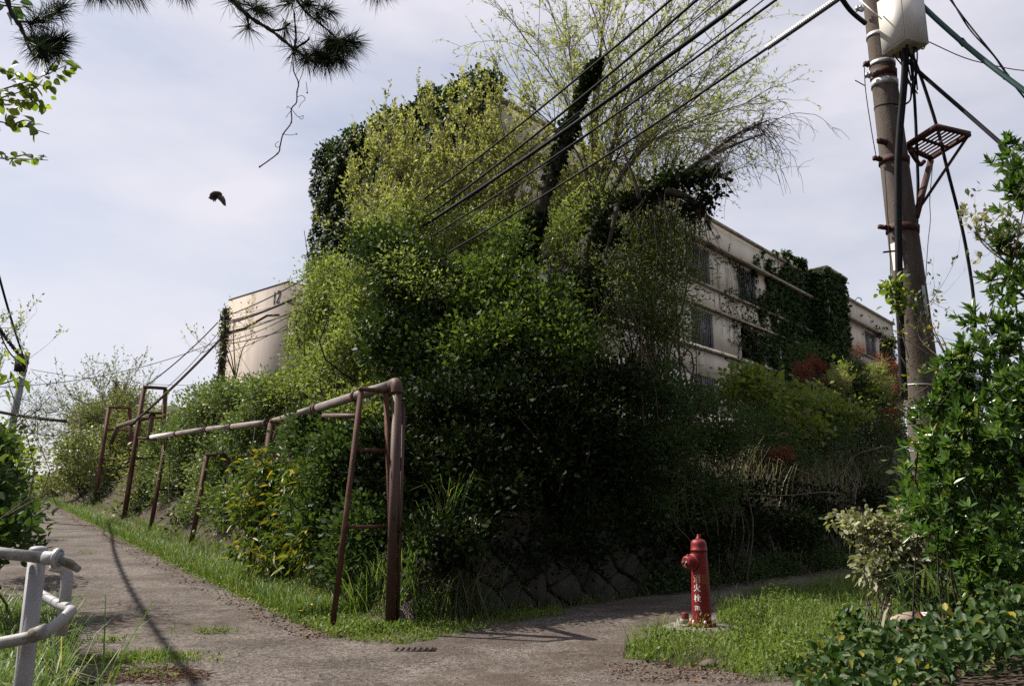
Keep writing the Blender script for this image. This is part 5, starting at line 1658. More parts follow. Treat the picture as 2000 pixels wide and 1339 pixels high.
def bank_blobs(ts, v, z0, z1, r, rz):
    o_ = []
    for t_ in ts:
        p = S_B + S_D * t_ + S_N * (v + RNG.normal() * .08)
        zb = float(H(*(S_B + S_D * t_)))
        o_.append((np.array([p[0], p[1], zb + RNG.uniform(z0, z1)]), np.array([r, r * .6, rz]), 1))
    return o_
bush('bush', 'dark creepers and brush hanging over the top of the stone wall', 'creeper', bank_blobs(np.arange(-1.2, 12, .45), .46, .70, 1.2, .42, .40), 1900, 8, .15, .10, M['dark'], base=(.6, 12.2, 0), aspect=.55, n_stem=40, stem_r=.008, stem_mat='darkbark')
bush('bush', 'shaded undergrowth at the foot of the wall beyond the hydrant', 'undergrowth', bank_blobs(np.arange(3.6, 14, .4), .18, .10, .40, .34, .28), 900, 8, .13, .085, M['mid'], base=(3.4, 14.4, 0), aspect=.5, n_stem=20, stem_r=.006)

# bare-twigged young trees along the far left bank
young_tree('thin half bare young tree above the far left thicket', (215, 830), 38, [(150, 780), (180, 745), (215, 740), (250, 755), (280, 780), (130, 800)], 'olive', r=.035, n_sub=10, sl=1.5, n2=6, s2=.8, nl=4, L=.14, trunk_to=(215, 830), bark='greytwig')
young_tree('leafless spreading young tree leaning over the road from the left thicket', (170, 860), 40, [(60, 815), (80, 850), (100, 800), (120, 830), (70, 880), (110, 870)], 'olive', r=.028, n_sub=10, sl=1.5, n2=6, s2=.8, nl=2, L=.12, trunk_to=(160, 830), bark='greytwig', up=.1)
young_tree('sparse twigs standing up in front of the numbered wall', (470, 790), 24, [(455, 660), (500, 650), (420, 680), (390, 690), (485, 640)], 'yellow', r=.022, n_sub=5, sl=.9, n2=3, s2=.5, nl=3, L=.11, trunk_to=(460, 740), bark='twig')
for i, (px, py0) in enumerate([(228, 745), (245, 748)]):
    a_ = at(px, py0, 54)
    r = T('old_post', ('grey wooden stub post left of the pair above the far thicket', 'grey wooden stub post right of the pair above the far thicket')[i], 'post', (a_[0], a_[1], float(H(a_[0], a_[1]))), 'stub posts on the far bank')
    MB().tube([(a_[0], a_[1], float(H(a_[0], a_[1]))), a_ - [0, 0, .05], a_], [.15, .13, .11], 9).build('post', M['bark'], r, True)

# dead reddish conifer and drooping dead sprays on the slope
dc = T('dead_conifer', 'rust red dead conifer in front of the ivy stair tower', 'tree', (*at(1600, 760, bank_depth(1600, 760, 2.9))[:2], float(H(*at(1600, 760, bank_depth(1600, 760, 2.9))[:2]))))
blb = [Bs(1592, 712, 3.0, 26, 22, .5), Bs(1605, 755, 2.9, 24, 30, .5), Bs(1572, 735, 3.0, 14, 28, .4)]
c, d = sample_blobs(blb, 260, .5)
P, D, Ls, tn = sprays(c, d, 16, .07, .15, .2)
leaf_obj('needles', dc, M['rust'], P, D, Ls, .10, tn)
stems(dc, org(dc), c[:40], .02, M['bark'])
for lab, bs, nn in (('rust red drooping dead branch against the pale front right of the ivy', [Bs(1678, 690, 2.4, 7, 28, .25), Bs(1690, 735, 2.4, 12, 22, .3)], 70), ('rust red dead spray beside the utility pole shaft', [Bs(1745, 740, 1.6, 24, 50, .4), Bs(1735, 810, 1.4, 26, 36, .4), Bs(1720, 700, 1.8, 10, 20, .3)], 130), ('small brown dead spray low on the right slope', [Bs(1525, 885, 1.0, 20, 7, .3)], 50)):
    b0 = bs[0][0]
    r = T('dead_conifer', lab, 'tree', (b0[0], b0[1], float(H(b0[0], b0[1]))), 'dead rust red conifers on the slope')
    c, d = sample_blobs(bs, nn, .5)
    P, D, Ls, tn = sprays(c, d, 16, .07, .16, -.4)
    leaf_obj('needles', r, M['rust'], P, D, Ls, .10, tn)
    stems(r, org(r), c[:12], .02, M['bark'])
bush('conifer', 'dark bluish young pine between the red dead sprays on the slope', 'tree', [Bs(1670, 750, 2.2, 30, 60, .5), Bs(1700, 800, 2.0, 40, 50, .5)], 330, 22, .10, .17, M['pine'], aspect=.08, n_stem=14, base_px=(1680, 790, 27))
bush('conifer', 'pale yellow green young conifer next to the dark pine on the slope', 'tree', [Bs(1715, 745, 1.8, 24, 50, .4), Bs(1640, 745, 2.2, 18, 36, .4)], 300, 16, .09, .13, M['yellow'], aspect=.14, n_stem=14, base_px=(1710, 770, 27))
bush('conifer', 'dark pine top showing right of the utility pole against the sky', 'tree', [Bl(1860, 735, 17, 40, 40, .6), Bl(1890, 770, 16.5, 40, 40, .6)], 260, 20, .12, .2, M['pine'], aspect=.07, n_stem=14, base_px=(1870, 800, 17))

# dry grasses and plumes on the lower right slope
pp_ = []
for px, py, Y in [(1450, 940, 15.6), (1520, 930, 15.8), (1600, 930, 16.2), (1560, 900, 16.4), (1650, 960, 16.4), (1480, 900, 16.2), (1400, 930, 15.4)]:
    b = at(px, py, bank_depth(px, py, 1.3))
    for _ in range(110):
        q = b + RNG.normal(size=3) * np.array([.6, .4, 0])
        pp_.append([q[0], q[1], float(H(q[0], q[1])) + .1])
dg_ = blades('dry_grass', np.array(pp_), .95, .014, M['dry'], lean=.6, curve=.9)
tag(dg_, 'straw coloured dead grass tangled over the lower right slope', 'grass', kind='stuff')
for i, (b, tp_, h) in enumerate([((1540, 900), (1541, 817), (1537, 826)), ((1577, 905), (1575, 805), (1576, 812)), ((1585, 900), (1593, 840), (1578, 850)), ((1630, 905), (1640, 868), (1625, 872)), ((1495, 880), (1535, 848), (1520, 852))]):
    Y = bank_depth(*b, 1.4)
    a_, t_2 = at(*b, Y), at(*tp_, Y)
    r = T('reed_plume', ['short hooked dry plume stalk left on the slope', 'tallest dry plume stalk standing on the slope', 'drooping dry plume right of the tallest stalk', 'small dry plume farthest right on the slope', 'dry plume bent over to the right on the slope'][i], 'grass stalk', a_, 'dry plume stalks on the slope')
    P = smooth_path([a_ - [0, 0, .5], a_ * .5 + t_2 * .5, t_2, at(*h, Y)], 6)
    MB().tube(P, .006, 4).build('stalk', M['twig'], r)
    n = 260
    ix = RNG.uniform(.62, .99, n) * (len(P) - 1.01)
    ii = ix.astype(int)
    q = P[ii] + (P[ii + 1] - P[ii]) * (ix - ii)[:, None] + RNG.normal(size=(n, 3)) * .02
    leaf_obj('plume', r, M['plume'], q, unit(RNG.normal(size=(n, 3)) + [0, 0, -.3]), np.full(n, .05), .2, keep_above=False)
rr = T('dead_branch', 'long pale bare branch lying sideways over the shaded lower slope', 'branch', at(1490, 965, 16.2))
MB().tube(smooth_path([at(1440, 962, 16.3), at(1530, 967, 16.4), at(1600, 961, 16.6), at(1625, 962, 16.8), at(1640, 965, 17)], 5), .012, 5).build('branch', M['greytwig'], rr)
rr = T('dead_branch', 'thin arching dry stem reaching up over the right slope', 'branch', at(1640, 930, 16))
MB().tube(smooth_path([at(1640, 930, 16), at(1670, 890, 16), at(1720, 873, 16), at(1742, 873, 16)], 5), .010, 5).build('branch', M['greytwig'], rr)
# small white blossom by the shaded bank
wb = T('flowering_shrub', 'small shrub with a few white blossoms in the shade right of the pipe', 'shrub', (*at(915, 1040, 10.9)[:2], float(H(*at(915, 1040, 10.9)[:2]))))
c, d = sample_blobs([Bl(920, 1030, 10.9, 16, 14, .15)], 34, .5)
P, D, Ls, tn = sprays(c, d, 4, .02, .045, .2)
leaf_obj('blossom', wb, M['blossom'], P, D, Ls, .7, tn, keep_above=False)
c, d = sample_blobs([Bl(915, 1060, 10.9, 30, 40, .25)], 90, .5)
P, D, Ls, tn = sprays(c, d, 7, .05, .08, .2)
leaf_obj('crown', wb, M['mid'], P, D, Ls, .5, tn)
stems(wb, org(wb), c[:8], .012, M['twig'])

# ------------------------------------------------------------------ right hand hedge and undergrowth
HD = [('hedge_shrub', 'upper glossy evergreen shrub at the right edge with leaf rosettes against the sky',
       [Bl(2000, 360, 6.2, 60, 90, .45), Bl(1985, 300, 6.3, 34, 50, .3), Bl(1990, 470, 6.2, 60, 70, .4), Bl(2040, 560, 6.2, 100, 120, .5), Bl(1965, 540, 6.2, 40, 50, .3)], 270, (3.9, 6.3), 60),
      ('hedge_shrub', 'main glossy evergreen shrub at the right edge around the pole foot',
       [Bl(1960, 650, 6.1, 80, 70, .5), Bl(1900, 710, 6.2, 60, 50, .4), Bl(1990, 760, 6.0, 100, 90, .6), Bl(1930, 860, 6.0, 120, 80, .6), Bl(1850, 880, 6.3, 60, 50, .4), Bl(1990, 920, 5.9, 100, 90, .6), Bl(1835, 805, 6.4, 55, 34, .35), Bl(1880, 780, 6.3, 70, 50, .4), Bl(1800, 870, 6.5, 30, 24, .25), Bl(1820, 940, 6.4, 45, 40, .35)], 700, (3.6, 6.2), 130),
      ('hedge_shrub', 'lower shaded part of the glossy evergreen hedge above the strap leaves',
       [Bl(1930, 1010, 6.1, 110, 80, .6), Bl(1850, 1020, 6.5, 80, 60, .5), Bl(1960, 1110, 6.1, 100, 70, .5), Bl(1800, 990, 6.8, 50, 50, .4), Bl(1890, 1090, 6.6, 90, 60, .5), Bl(1900, 1150, 8.0, 120, 50, .4), Bl(1985, 1160, 7.8, 90, 60, .4), Bl(1960, 1060, 6.9, 120, 120, .5)], 620, (3.5, 6.5), 110)]
for nm, lab, bl_, n, bxy, parts in HD:
    bush(nm, lab, 'shrub', bl_, n, 11, .1, .105, M['hedge'], base=(*bxy, 0), aspect=.34, shape=6, n_stem=5, stem_r=.010, stem_mat='darkbark', mode='whorl', parts=parts, shell=.5, group='glossy evergreen hedge at the right edge')
bush('bush', 'dark leafy filler growth in the shade behind the hedge and strap leaves', 'bush', [Bl(1900, 1000, 7.6, 110, 90, .4), Bl(1960, 1130, 7.9, 90, 80, .4), Bl(1850, 1110, 8.1, 70, 60, .3), Bl(1960, 860, 7.4, 80, 90, .4), Bl(1830, 930, 7.5, 40, 50, .3)], 800, 8, .12, .085, M['mid'], base=(4.3, 8.2, 0), aspect=.5, n_stem=8, stem_r=.01)
# sprig of pale leaves reaching out against the sky, and thorny stems by the pole
young_tree('loose sprig of pale serrated leaves reaching left from the hedge top', (1990, 620), 6.2, [(1905, 440), (1915, 470), (1935, 490), (1950, 450)], 'silver', r=.006, n_sub=5, sl=.22, n2=3, s2=.12, nl=4, L=.055, aspect=.55, trunk_to=(1975, 520), name='leafy_sprig', cat='shrub', dj=.15, up=.2)
young_tree('thin twining stem with small yellow leaves beside the pole', (1890, 760), 6.6, [(1770, 690), (1790, 760), (1800, 650), (1850, 540), (1840, 600), (1765, 780)], 'loquat', r=.005, n_sub=6, sl=.35, n2=3, s2=.15, nl=3, L=.04, aspect=.5, trunk_to=(1860, 720), name='climber', cat='climber', dj=.2, up=.1)
cl = T('climber', 'small fresh green climber tuft clinging to the pole shaft', 'climber', at(1745, 580, 7.65))
c, d = sample_blobs([Bl(1742, 560, 7.62, 20, 16, .08), Bl(1758, 590, 7.6, 8, 20, .06)], 34, .5)
P, D, Ls, tn = sprays(c, d, 4, .04, .075, 0)
leaf_obj('crown', cl, M['twigleaf'], P, D, Ls, .8, tn, shape=6, keep_above=False)
MB().tube(smooth_path([at(1747, 570, 7.65), at(1760, 640, 7.62), at(1775, 700, 7.6)], 5), .006, 4).build('stem', M['twig'], cl)
# silvery dry shrub
bush('dry_shrub', 'half dead shrub with curled silvery leaves beside the side lane', 'shrub', [Bl(1700, 1030, 7.9, 60, 35, .3), Bl(1750, 1060, 7.8, 70, 55, .35), Bl(1730, 1120, 7.7, 55, 50, .3), Bl(1660, 1015, 8.0, 40, 14, .2), Bl(1790, 1020, 7.7, 40, 40, .3)], 330, 7, .07, .072, M['silver'], base=(3.6, 7.8, 0), aspect=.55, shape=6, n_stem=40, stem_r=.008, stem_mat='greytwig', droop=.35)
# strap leaved clump
sc_ = at(1815, 1190, 7.4)
st_ = T('strap_leaf_clump', 'clump of arching strap shaped leaves above the clay pipe', 'plant', (sc_[0], 7.4, float(H(sc_[0], 7.4))))
n = 260
q = np.array([sc_[0] + .15, 7.45, 0]) + RNG.normal(size=(n, 3)) * np.array([.22, .12, 0])
q[:, 2] = H(q[:, 0], q[:, 1]) + .12
blades('leaf_tuft', q, .62, .026, M['strap'], st_, lean=.75, curve=1.0, ldir=(-.5, -.2, 0))

# vines carpeting the bottom right corner
vpoly = [(1.9, 5.3), (6.5, 5.3), (6.5, 8.3), (4.4, 8.1), (3.3, 7.75), (2.7, 7.45), (2.2, 7.05)]
vp = scatter(vpoly, 10500)
bumpz = .14 + .24 * np.clip(vnoise(vp[:, 0] * 2, vp[:, 1] * 2, 1.2) + .4, 0, 1.4)
edge = np.clip((vp[:, 0] - 1.9 - (7.6 - vp[:, 1]) * .05) / 1.1, .15, 1)
bumpz = bumpz * np.where((vp[:, 0] > 3.1) & (vp[:, 0] < 4.9) & (vp[:, 1] > 6.5), 0.22, 1) + np.where(vp[:, 1] < 6.6, .18, 0)
vp[:, 2] += bumpz * edge * RNG.random(len(vp)) ** .4 + .02
vD = unit(RNG.normal(size=vp.shape) + np.array([-.15, -.35, -.1]))
vN = unit(RNG.normal(size=vp.shape) * .45 + np.array([-.25, -.75, .8]))
vL = RNG.uniform(.055, .095, len(vp))
vt = RNG.random(len(vp))
vroot = T('ground_vine', 'creeping broad leaved vine carpeting the ground around the clay pipe', 'vine', (3.2, 6.8, 0))
o_ = np.argsort(vp[:, 1] - vp[:, 2] * 2 + np.where((vp[:, 0] / vp[:, 1] > .62), 50, 0) + np.where(vp[:, 1] < 6.95, 50, 0))
leaf_parts(vroot, M['vine'], vp[o_[:290]], vD[o_[:290]], vL[o_[:290]] * 1.05, .62, 290, vN[o_[:290]], vt[o_[:290]])
oo = leaf_obj('foliage', vroot, M['vine'], vp[o_[290:]], vD[o_[290:]], vL[o_[290:]], .62, vt[o_[290:]], vN[o_[290:]], shape=6, droop=.12)
oo['kind'] = 'stuff'
# broad leaf plant by the clay pipe
bp_ = T('broad_leaf_plant', 'plant with large ribbed leaves right of the clay pipe', 'plant', (*at(1975, 1250, 6.9)[:2], float(H(*at(1975, 1250, 6.9)[:2]))))
Pq = np.array([at(1952, 1243, 6.9), at(1985, 1250, 6.85), at(1960, 1225, 7.0), at(2000, 1270, 6.8), at(1940, 1230, 6.95)])
Dq = unit(np.array([[-.3, -.4, -.8], [.4, -.5, -.7], [-.9, -.2, .2], [.6, -.4, -.6], [-.6, -.4, -.3]]))
leaf_parts(bp_, M['strap'], Pq, Dq, np.full(5, .16), .6, 5, unit(np.array([[-.3, -.8, .5]] * 5) + RNG.normal(size=(5, 3)) * .2), np.full(5, .4))
MB().tube(smooth_path([org(bp_), Pq[1] - [0, 0, .1], Pq[1]], 5), .008, 5).build('stem', M['twig'], bp_)

# ------------------------------------------------------------------ weeds round the hydrant
wpoly = gpoly([(1215, 1290), (1235, 1250), (1262, 1232), (1330, 1237), (1400, 1226), (1405, 1192), (1460, 1175), (1520, 1160), (1600, 1150), (1680, 1135), (1760, 1140), (1800, 1200), (1760, 1270), (1600, 1339), (1480, 1339), (1400, 1310), (1300, 1300)])
wpoly = np.array(wpoly)
def weeds(name, label, poly, n, hmin, L, mat, patch=.5, cat='weeds', ht=.16, mask=None, aspect=.5):
    p = scatter(poly, n, 0, patch)
    bump = np.clip(vnoise(p[:, 0] * 1.4, p[:, 1] * 1.4, 1.5) * .6 + .45 + .35 * vnoise(p[:, 1], p[:, 0], 6), .03, 1.3)
    hh = hmin + ht * bump ** 1.3 * RNG.random(n) ** .6
    p[:, 2] += hh
    if mask is not None:
        p = p[mask(p)]
    m = len(p)
    o_ = leaf_obj(name, None, M[mat], p, unit(RNG.normal(size=(m, 3)) + [0, 0, .5]), RNG.uniform(.6, 1.3, m) * L, aspect, np.clip(RNG.random(m) * .6 + .4 * (vnoise(p[:, 0], p[:, 1], 2) * .5 + .5), 0, 1))
    return tag(o_, label, cat, kind='stuff')
offpad = lambda p: (np.hypot(p[:, 0] - hb[0] + .06, p[:, 1] - hb[1]) > .42) & ~((np.abs(p[:, 0] - hb[0] + .08) < .45) & (p[:, 1] < hb[1]) & (p[:, 1] > hb[1] - .95) & (p[:, 2] > .06))
weeds('weeds', 'low sunlit weeds and clover around the fire hydrant', wpoly, 36000, .01, .038, 'weed', .85, ht=.33, mask=offpad)
q = scatter(wpoly, 2600, 0, .95)
q = q[offpad(q) & (np.hypot(q[:, 0] - hb[0], q[:, 1] - hb[1]) > .5)]
tag(blades('tall_grass', q, .30, .007, M['weed'], lean=.5, curve=.7), 'scattered taller grass stalks rising out of the weeds by the hydrant', 'grass', kind='stuff')
q = scatter(wpoly, 6500, 0, .6)
q = q[offpad(q + [0, 0, .1])]
tag(blades('grass', q, .14, .006, M['weed'], lean=.6, curve=.8), 'short grass blades among the weeds by the hydrant', 'grass', kind='stuff')
q = np.array([gnd(1418, 1185)]) + RNG.normal(size=(14, 3)) * np.array([.12, .1, 0])
tag(blades('grass', q, .38, .018, M['grass'], lean=.35, curve=.6), 'taller grass tuft right behind the hydrant', 'grass', kind='stuff')

# verge along the left road
def strip(u0, u1, v0, v1, n, power=1):
    u = u0 + (u1 - u0) * RNG.random(n) ** power
    v = RNG.uniform(v0, v1, n)
    p = L1A + u[:, None] * L1D + v[:, None] * L1N
    return np.column_stack([p, H(p[:, 0], p[:, 1])]), u, v
q, u, v = strip(1.0, 42, .12, 1.1, 21000, 1.6)
q0, _u, _v = strip(-.3, 1.6, .0, 1.0, 1500)
tag(blades('verge_grass', q0, .13, .008, M['grass'], lean=.6, curve=.8), 'shorter grass round the feet of the first frame', 'grass', kind='stuff')
k = RNG.random(len(q)) < .45 + .55 * (vnoise(q[:, 0], q[:, 1], 1.1) * .5 + .5)
q = q[k]
tag(blades('verge_grass', q, .31, .011, M['grass'], lean=.55, curve=.8, ldir=(-.35, -.25, 0)), 'fresh green grass along the verge between road and pipe frames', 'grass', kind='stuff')
q, u, v = strip(-.5, 40, .0, 1.1, 15000, 1.7)
q[:, 2] += RNG.random(len(q)) * .12
tag(leaf_obj('verge_weeds', None, M['weed'], q, unit(RNG.normal(size=q.shape) + [0, 0, .4]), RNG.uniform(.03, .06, len(q)), .5), 'low broad leaved weeds along the verge under the frames', 'weeds', kind='stuff')
# verge tip at the junction
tip = gpoly([(640, 1250), (700, 1258), (790, 1262), (880, 1246), (980, 1222), (1100, 1204), (1110, 1190), (960, 1195), (800, 1195), (700, 1190), (640, 1200)])
weeds('verge_weeds', 'clover and small weeds on the verge tip at the road junction', tip, 9000, .0, .035, 'weed', .75, ht=.10)
q = scatter(tip, 1500, 0, .6)
tag(blades('verge_grass', q, .13, .006, M['weed'], lean=.6, curve=.7), 'short grass on the verge tip at the junction', 'grass', kind='stuff')
lit = scatter(tip, 1600, .015)
tag(leaf_obj('leaf_litter', None, M['litter'], lit, unit(RNG.normal(size=lit.shape) * [1, 1, .2]), RNG.uniform(.03, .07, len(lit)), .4, keep_above=False), 'brown dead leaves on the verge tip', 'leaf litter', kind='stuff')
# tall grass clumps at the pipe foot
for lab, ctr, n_, h_ in (('arching tall grass clump left of the upright pipe', (722, 1185), 170, .62), ('arching tall grass clump right of the upright pipe', (815, 1200), 230, .60), ('tall grass clump below the white blossoms at the wall', (905, 1185), 230, .72), ('grass clump hanging over the stone wall end', (860, 1150), 140, .6)):
    b = gnd(*ctr)
    r = T('grass_clump', lab, 'grass clump', b, 'tall grass clumps at the foot of the bank')
    q = b + RNG.normal(size=(n_, 3)) * np.array([.20, .10, 0])
    q[:, 2] = H(q[:, 0], q[:, 1])
    blades('leaf_tuft', q, h_, .014, M['grass'], r, lean=.6, curve=1.0)
# yellow flowers on the verge
for i, (px, py) in enumerate([(612, 1185), (630, 1200), (578, 1162), (600, 1230)]):
    b = gnd(px, py)
    r = T('wildflower', ['yellow wildflowers in the verge beside the first frame', 'lower yellow wildflowers just left of the first frame foot', 'single yellow flower head farther up the verge', 'yellow flower low at the verge edge by the road'][i], 'flower', b, 'yellow flowers on the verge')
    hd = [b + np.array([RNG.normal() * .08, RNG.normal() * .06, .2 + RNG.random() * .12]) for _ in range(5 if i < 2 else 2)]
    sm, fP, fD = MB(), [], []
    for h_ in hd:
        sm.tube([b, h_], .003, 3)
        for k_ in range(6):
            a_ = k_ * pi / 3
            fP.append(h_)
            fD.append((cos(a_), sin(a_), .35))
    sm.build('stem', M['twig'], r)
    leaf_obj('petals', r, M['flower'], np.array(fP), unit(np.array(fD)), np.full(len(fP), .024), .6, keep_above=False)
# right side lane edge and grass below the wall
q = []
for t_ in RNG.uniform(-1.3, 16, 1500):
    p = S_B + S_D * t_ + S_N * RNG.uniform(.05, .45)
    q.append([p[0], p[1], float(H(*p))])
tag(blades('lane_grass', np.array(q), .22, .009, M['grass'], lean=.6, curve=.8), 'shaded grass along the foot of the stone wall', 'grass', kind='stuff')
# far side of the lane
fp_ = gpoly([(1600, 1118), (1650, 1112), (1760, 1112), (1760, 1070), (1680, 1060)])
weeds('lane_weeds', 'leafy weeds in the shade where the side lane bends away', fp_, 2500, .03, .06, 'mid', .3, ht=.45)

# tufts growing through the paving
for i, (px, py, s_, n_) in enumerate([(240, 1298, .42, 700), (300, 1290, .25, 500), (415, 1240, .16, 160), (205, 1258, .15, 120), (170, 1082, .14, 50), (270, 1325, .2, 120)]):
    b = gnd(px, py)
    r = T('weed_tuft', ['broad weed patch on the paving right of the guard rail', 'second weed patch with tiny flowers right beside it', 'small green weed strip in a crack in the middle of the road', 'little weed at the left edge of the road', 'lone grass tuft higher up on the road', 'thin weeds over the reddish litter at the bottom'][i], 'weed', b, 'weeds growing through the paving')
    q = b + RNG.normal(size=(n_, 3)) * np.array([s_, s_ * .28, 0])
    q[:, 2] = H(q[:, 0], q[:, 1]) + .03
    leaf_obj('foliage', r, M['weed'], q + [0, 0, .03] * RNG.random((n_, 1)), unit(RNG.normal(size=q.shape) + [0, 0, .6]), RNG.uniform(.02, .045, n_), .5, keep_above=False)
    blades('grass', q[:n_ // 2], .10, .006, M['weed'], r, lean=.7, curve=.8)['kind'] = 'stuff'
# reddish litter at the bottom left and along the junction
lp_ = gpoly([(205, 1339), (235, 1318), (330, 1310), (410, 1318), (400, 1336), (330, 1345)])
lit = scatter(lp_, 1300, .045)
tag(leaf_obj('leaf_litter', None, M['litter'], lit, unit(RNG.normal(size=lit.shape) * [1, 1, .12]), RNG.uniform(.03, .10, len(lit)), .12), 'reddish brown pine needle litter at the bottom edge of the road', 'leaf litter', kind='stuff')
lp_ = gpoly([(1180, 1300), (1300, 1300), (1420, 1312), (1500, 1339), (1300, 1339), (1200, 1330)])
lit = scatter(lp_, 380, .03)
tag(leaf_obj('leaf_litter', None, M['litter'], lit, unit(RNG.normal(size=lit.shape) * [1, 1, .2]), RNG.uniform(.02, .06, len(lit)), .4), 'scraps of brown litter on the bare soil below the hydrant', 'leaf litter', kind='stuff')
q, u, v = strip(-.5, 34, -.35, .25, 2600, 1.5)
q[:, 2] += .04
tag(leaf_obj('leaf_litter', None, M['litter'], q, unit(RNG.normal(size=q.shape) * [1, 1, .2]), RNG.uniform(.025, .06, len(q)), .4), 'dead leaves gathered along the right edge of the road', 'leaf litter', kind='stuff')
# loose rocks
def rock(label, px, py, s):
    b = gnd(px, py)
    V, Fc = [], []
    bm = __import__('bmesh').new()
    __import__('bmesh').ops.create_icosphere(bm, subdivisions=2, radius=1)
    for vv in bm.verts:
        f = 1 + .22 * sin(vv.co.x * 3.1 + s * 90) * sin(vv.co.y * 2.7 + px) + .12 * sin(vv.co.z * 5 + px)
        vv.co = vv.co * f
        vv.co.x *= s * 1.25
        vv.co.y *= s
        vv.co.z *= s * .8
        V.append(vv.co[:])
    bm.verts.index_update()
    Fc = [[x.index for x in f.verts] for f in bm.faces]
    bm.free()
    oo = mk('rock', np.array(V), [np.array(Fc)], M['rock'])
    oo.location = (b[0], b[1], b[2] + s * .45)
    tag(oo, label, 'rock', 'loose rocks on the bare soil')
rock('largest loose brown rock on the bare soil below the weeds', 1384, 1303, .065)
rock('small grey stone just right of the largest loose rock', 1410, 1293, .032)
rock('small dark stone at the bottom edge under the largest rock', 1348, 1325, .035)
rock('pale pebble at the far left of the bare soil', 1245, 1318, .035)
rock('flat pebble between the soil edge and the bottom of the picture', 1290, 1312, .028)
rock('loose stone lying in the shaded verge by the upright pipe', 735, 1222, .09)
peb = scatter(lp_, 420, .02)
pv = MB()
for p in peb:
    s = RNG.uniform(.006, .02)
    pv.box(p, (s * 1.6, s * 1.2, s), np.array(Matrix.Rotation(RNG.random() * 3, 3, 'Z')))
tag(pv.build('gravel', M['rock']), 'small crumbled gravel on the bare soil', 'gravel', kind='stuff')

# ------------------------------------------------------------------ left edge: grass by the guard rail, bushes
def lpoly(pts):
    return np.array(pts, float)
gp_ = lpoly([(-4.6, 4.0), (-2.4, 4.2), (-2.75, 5.2), (-3.5, 6.6), (-4.4, 8.3), (-5.3, 9.9), (-6.8, 9.9), (-6, 6)])
q = scatter(gp_, 15000, 0, .3)
tag(blades('grass', q, .50, .013, M['grass'], lean=.5, curve=.8), 'long lush grass around the white guard rail', 'grass', kind='stuff')
weeds('weeds', 'leafy weeds under the white guard rail', gp_, 16000, .02, .065, 'mid', .3, ht=.35)
b = at(155, 1200, 5.6)
q = np.array([b[0], b[1], 0]) + RNG.normal(size=(26, 3)) * np.array([.2, .25, 0])
q[:, 2] = H(q[:, 0], q[:, 1])
tag(blades('grass', q, .85, .012, M['grass'], lean=.5, curve=.6), 'tall grass stems bending over beside the bent rail', 'grass', kind='stuff')
LB = [('bush', 'dark leafy bush at the left edge above the guard rail', [Bl(-24, 945, 8.2, 30, 40, .4), Bl(-40, 985, 8, 50, 60, .5), Bl(-70, 900, 8.4, 70, 80, .6), Bl(-8, 1045, 8, 36, 30, .35), Bl(-40, 1050, 7.6, 70, 50, .5)], 420, 8, .10, .10, 'mid', dict(aspect=.6, shape=6, base=(-5.6, 8.2, 0), parts=60, n_stem=20)),
      ('bush', 'yellow green sunlit bush at the left edge beneath the bare twigs', [Bl(-8, 880, 11, 34, 30, .6), Bl(-35, 855, 11.2, 40, 34, .6), Bl(24, 912, 10.6, 22, 20, .4), Bl(-40, 890, 11, 60, 50, .6)], 380, 8, .12, .09, 'sapling', dict(aspect=.55, base=(-7.9, 11, 0), n_stem=20)),
      ('bush', 'low dark creeper bank at the left edge of the road below the crest', [Bl(20, 1000, 14, 30, 40, .6), Bl(0, 950, 15, 40, 40, .7), Bl(45, 985, 22, 16, 14, .6), Bl(-20, 1020, 12.5, 60, 40, .6)], 420, 8, .14, .11, 'mid', dict(aspect=.6, base=(-10, 14.5, 0), n_stem=12)),
      ('bush', 'sprig of drooping dark leaves at the left edge in front of the grey pole', [Bl(0, 710, 5.2, 24, 40, .15), Bl(-30, 690, 5.2, 40, 60, .2), Bl(15, 745, 5.2, 20, 16, .1)], 11, 4, .06, .085, 'twigleaf', dict(aspect=.42, shape=6, base=(-3.9, 5.2, 0), n_stem=8, stem_r=.008, droop=.3, up=-.4)),
      ]
for nm, lab, bl_, n, per, sig, L, mat, kw in LB:
    bush(nm, lab, 'bush', bl_, n, per, sig, L, M[mat], **kw)
young_tree('sparse small leaved tree at the left edge below the twisted cables', (-20, 860), 11.5, [(40, 640), (20, 650), (50, 690), (-20, 640), (10, 700)], 'twigleaf', r=.015, n_sub=5, sl=.5, n2=4, s2=.3, nl=4, L=.06, aspect=.5, trunk_to=(-30, 760), up=.4)
young_tree('bare fan of thin reddish twigs over the road from the left bushes', (-30, 930), 12, [(70, 800), (95, 835), (75, 870), (60, 810), (90, 900), (100, 850), (50, 780)], 'olive', r=.013, n_sub=8, sl=.6, n2=5, s2=.35, nl=1, L=.05, aspect=.5, trunk_to=(-20, 880), up=.1, bark='greytwig', dj=.6)
ar = T('dead_branch', 'long thin bare twig arching over the road edge from the left bushes', 'branch', at(-10, 1025, 9))
MB().tube(smooth_path([at(-20, 1024, 9), at(30, 1022, 9), at(65, 1008, 9), at(93, 990, 9.1)], 6), .008, 5).build('branch', M['greytwig'], ar)

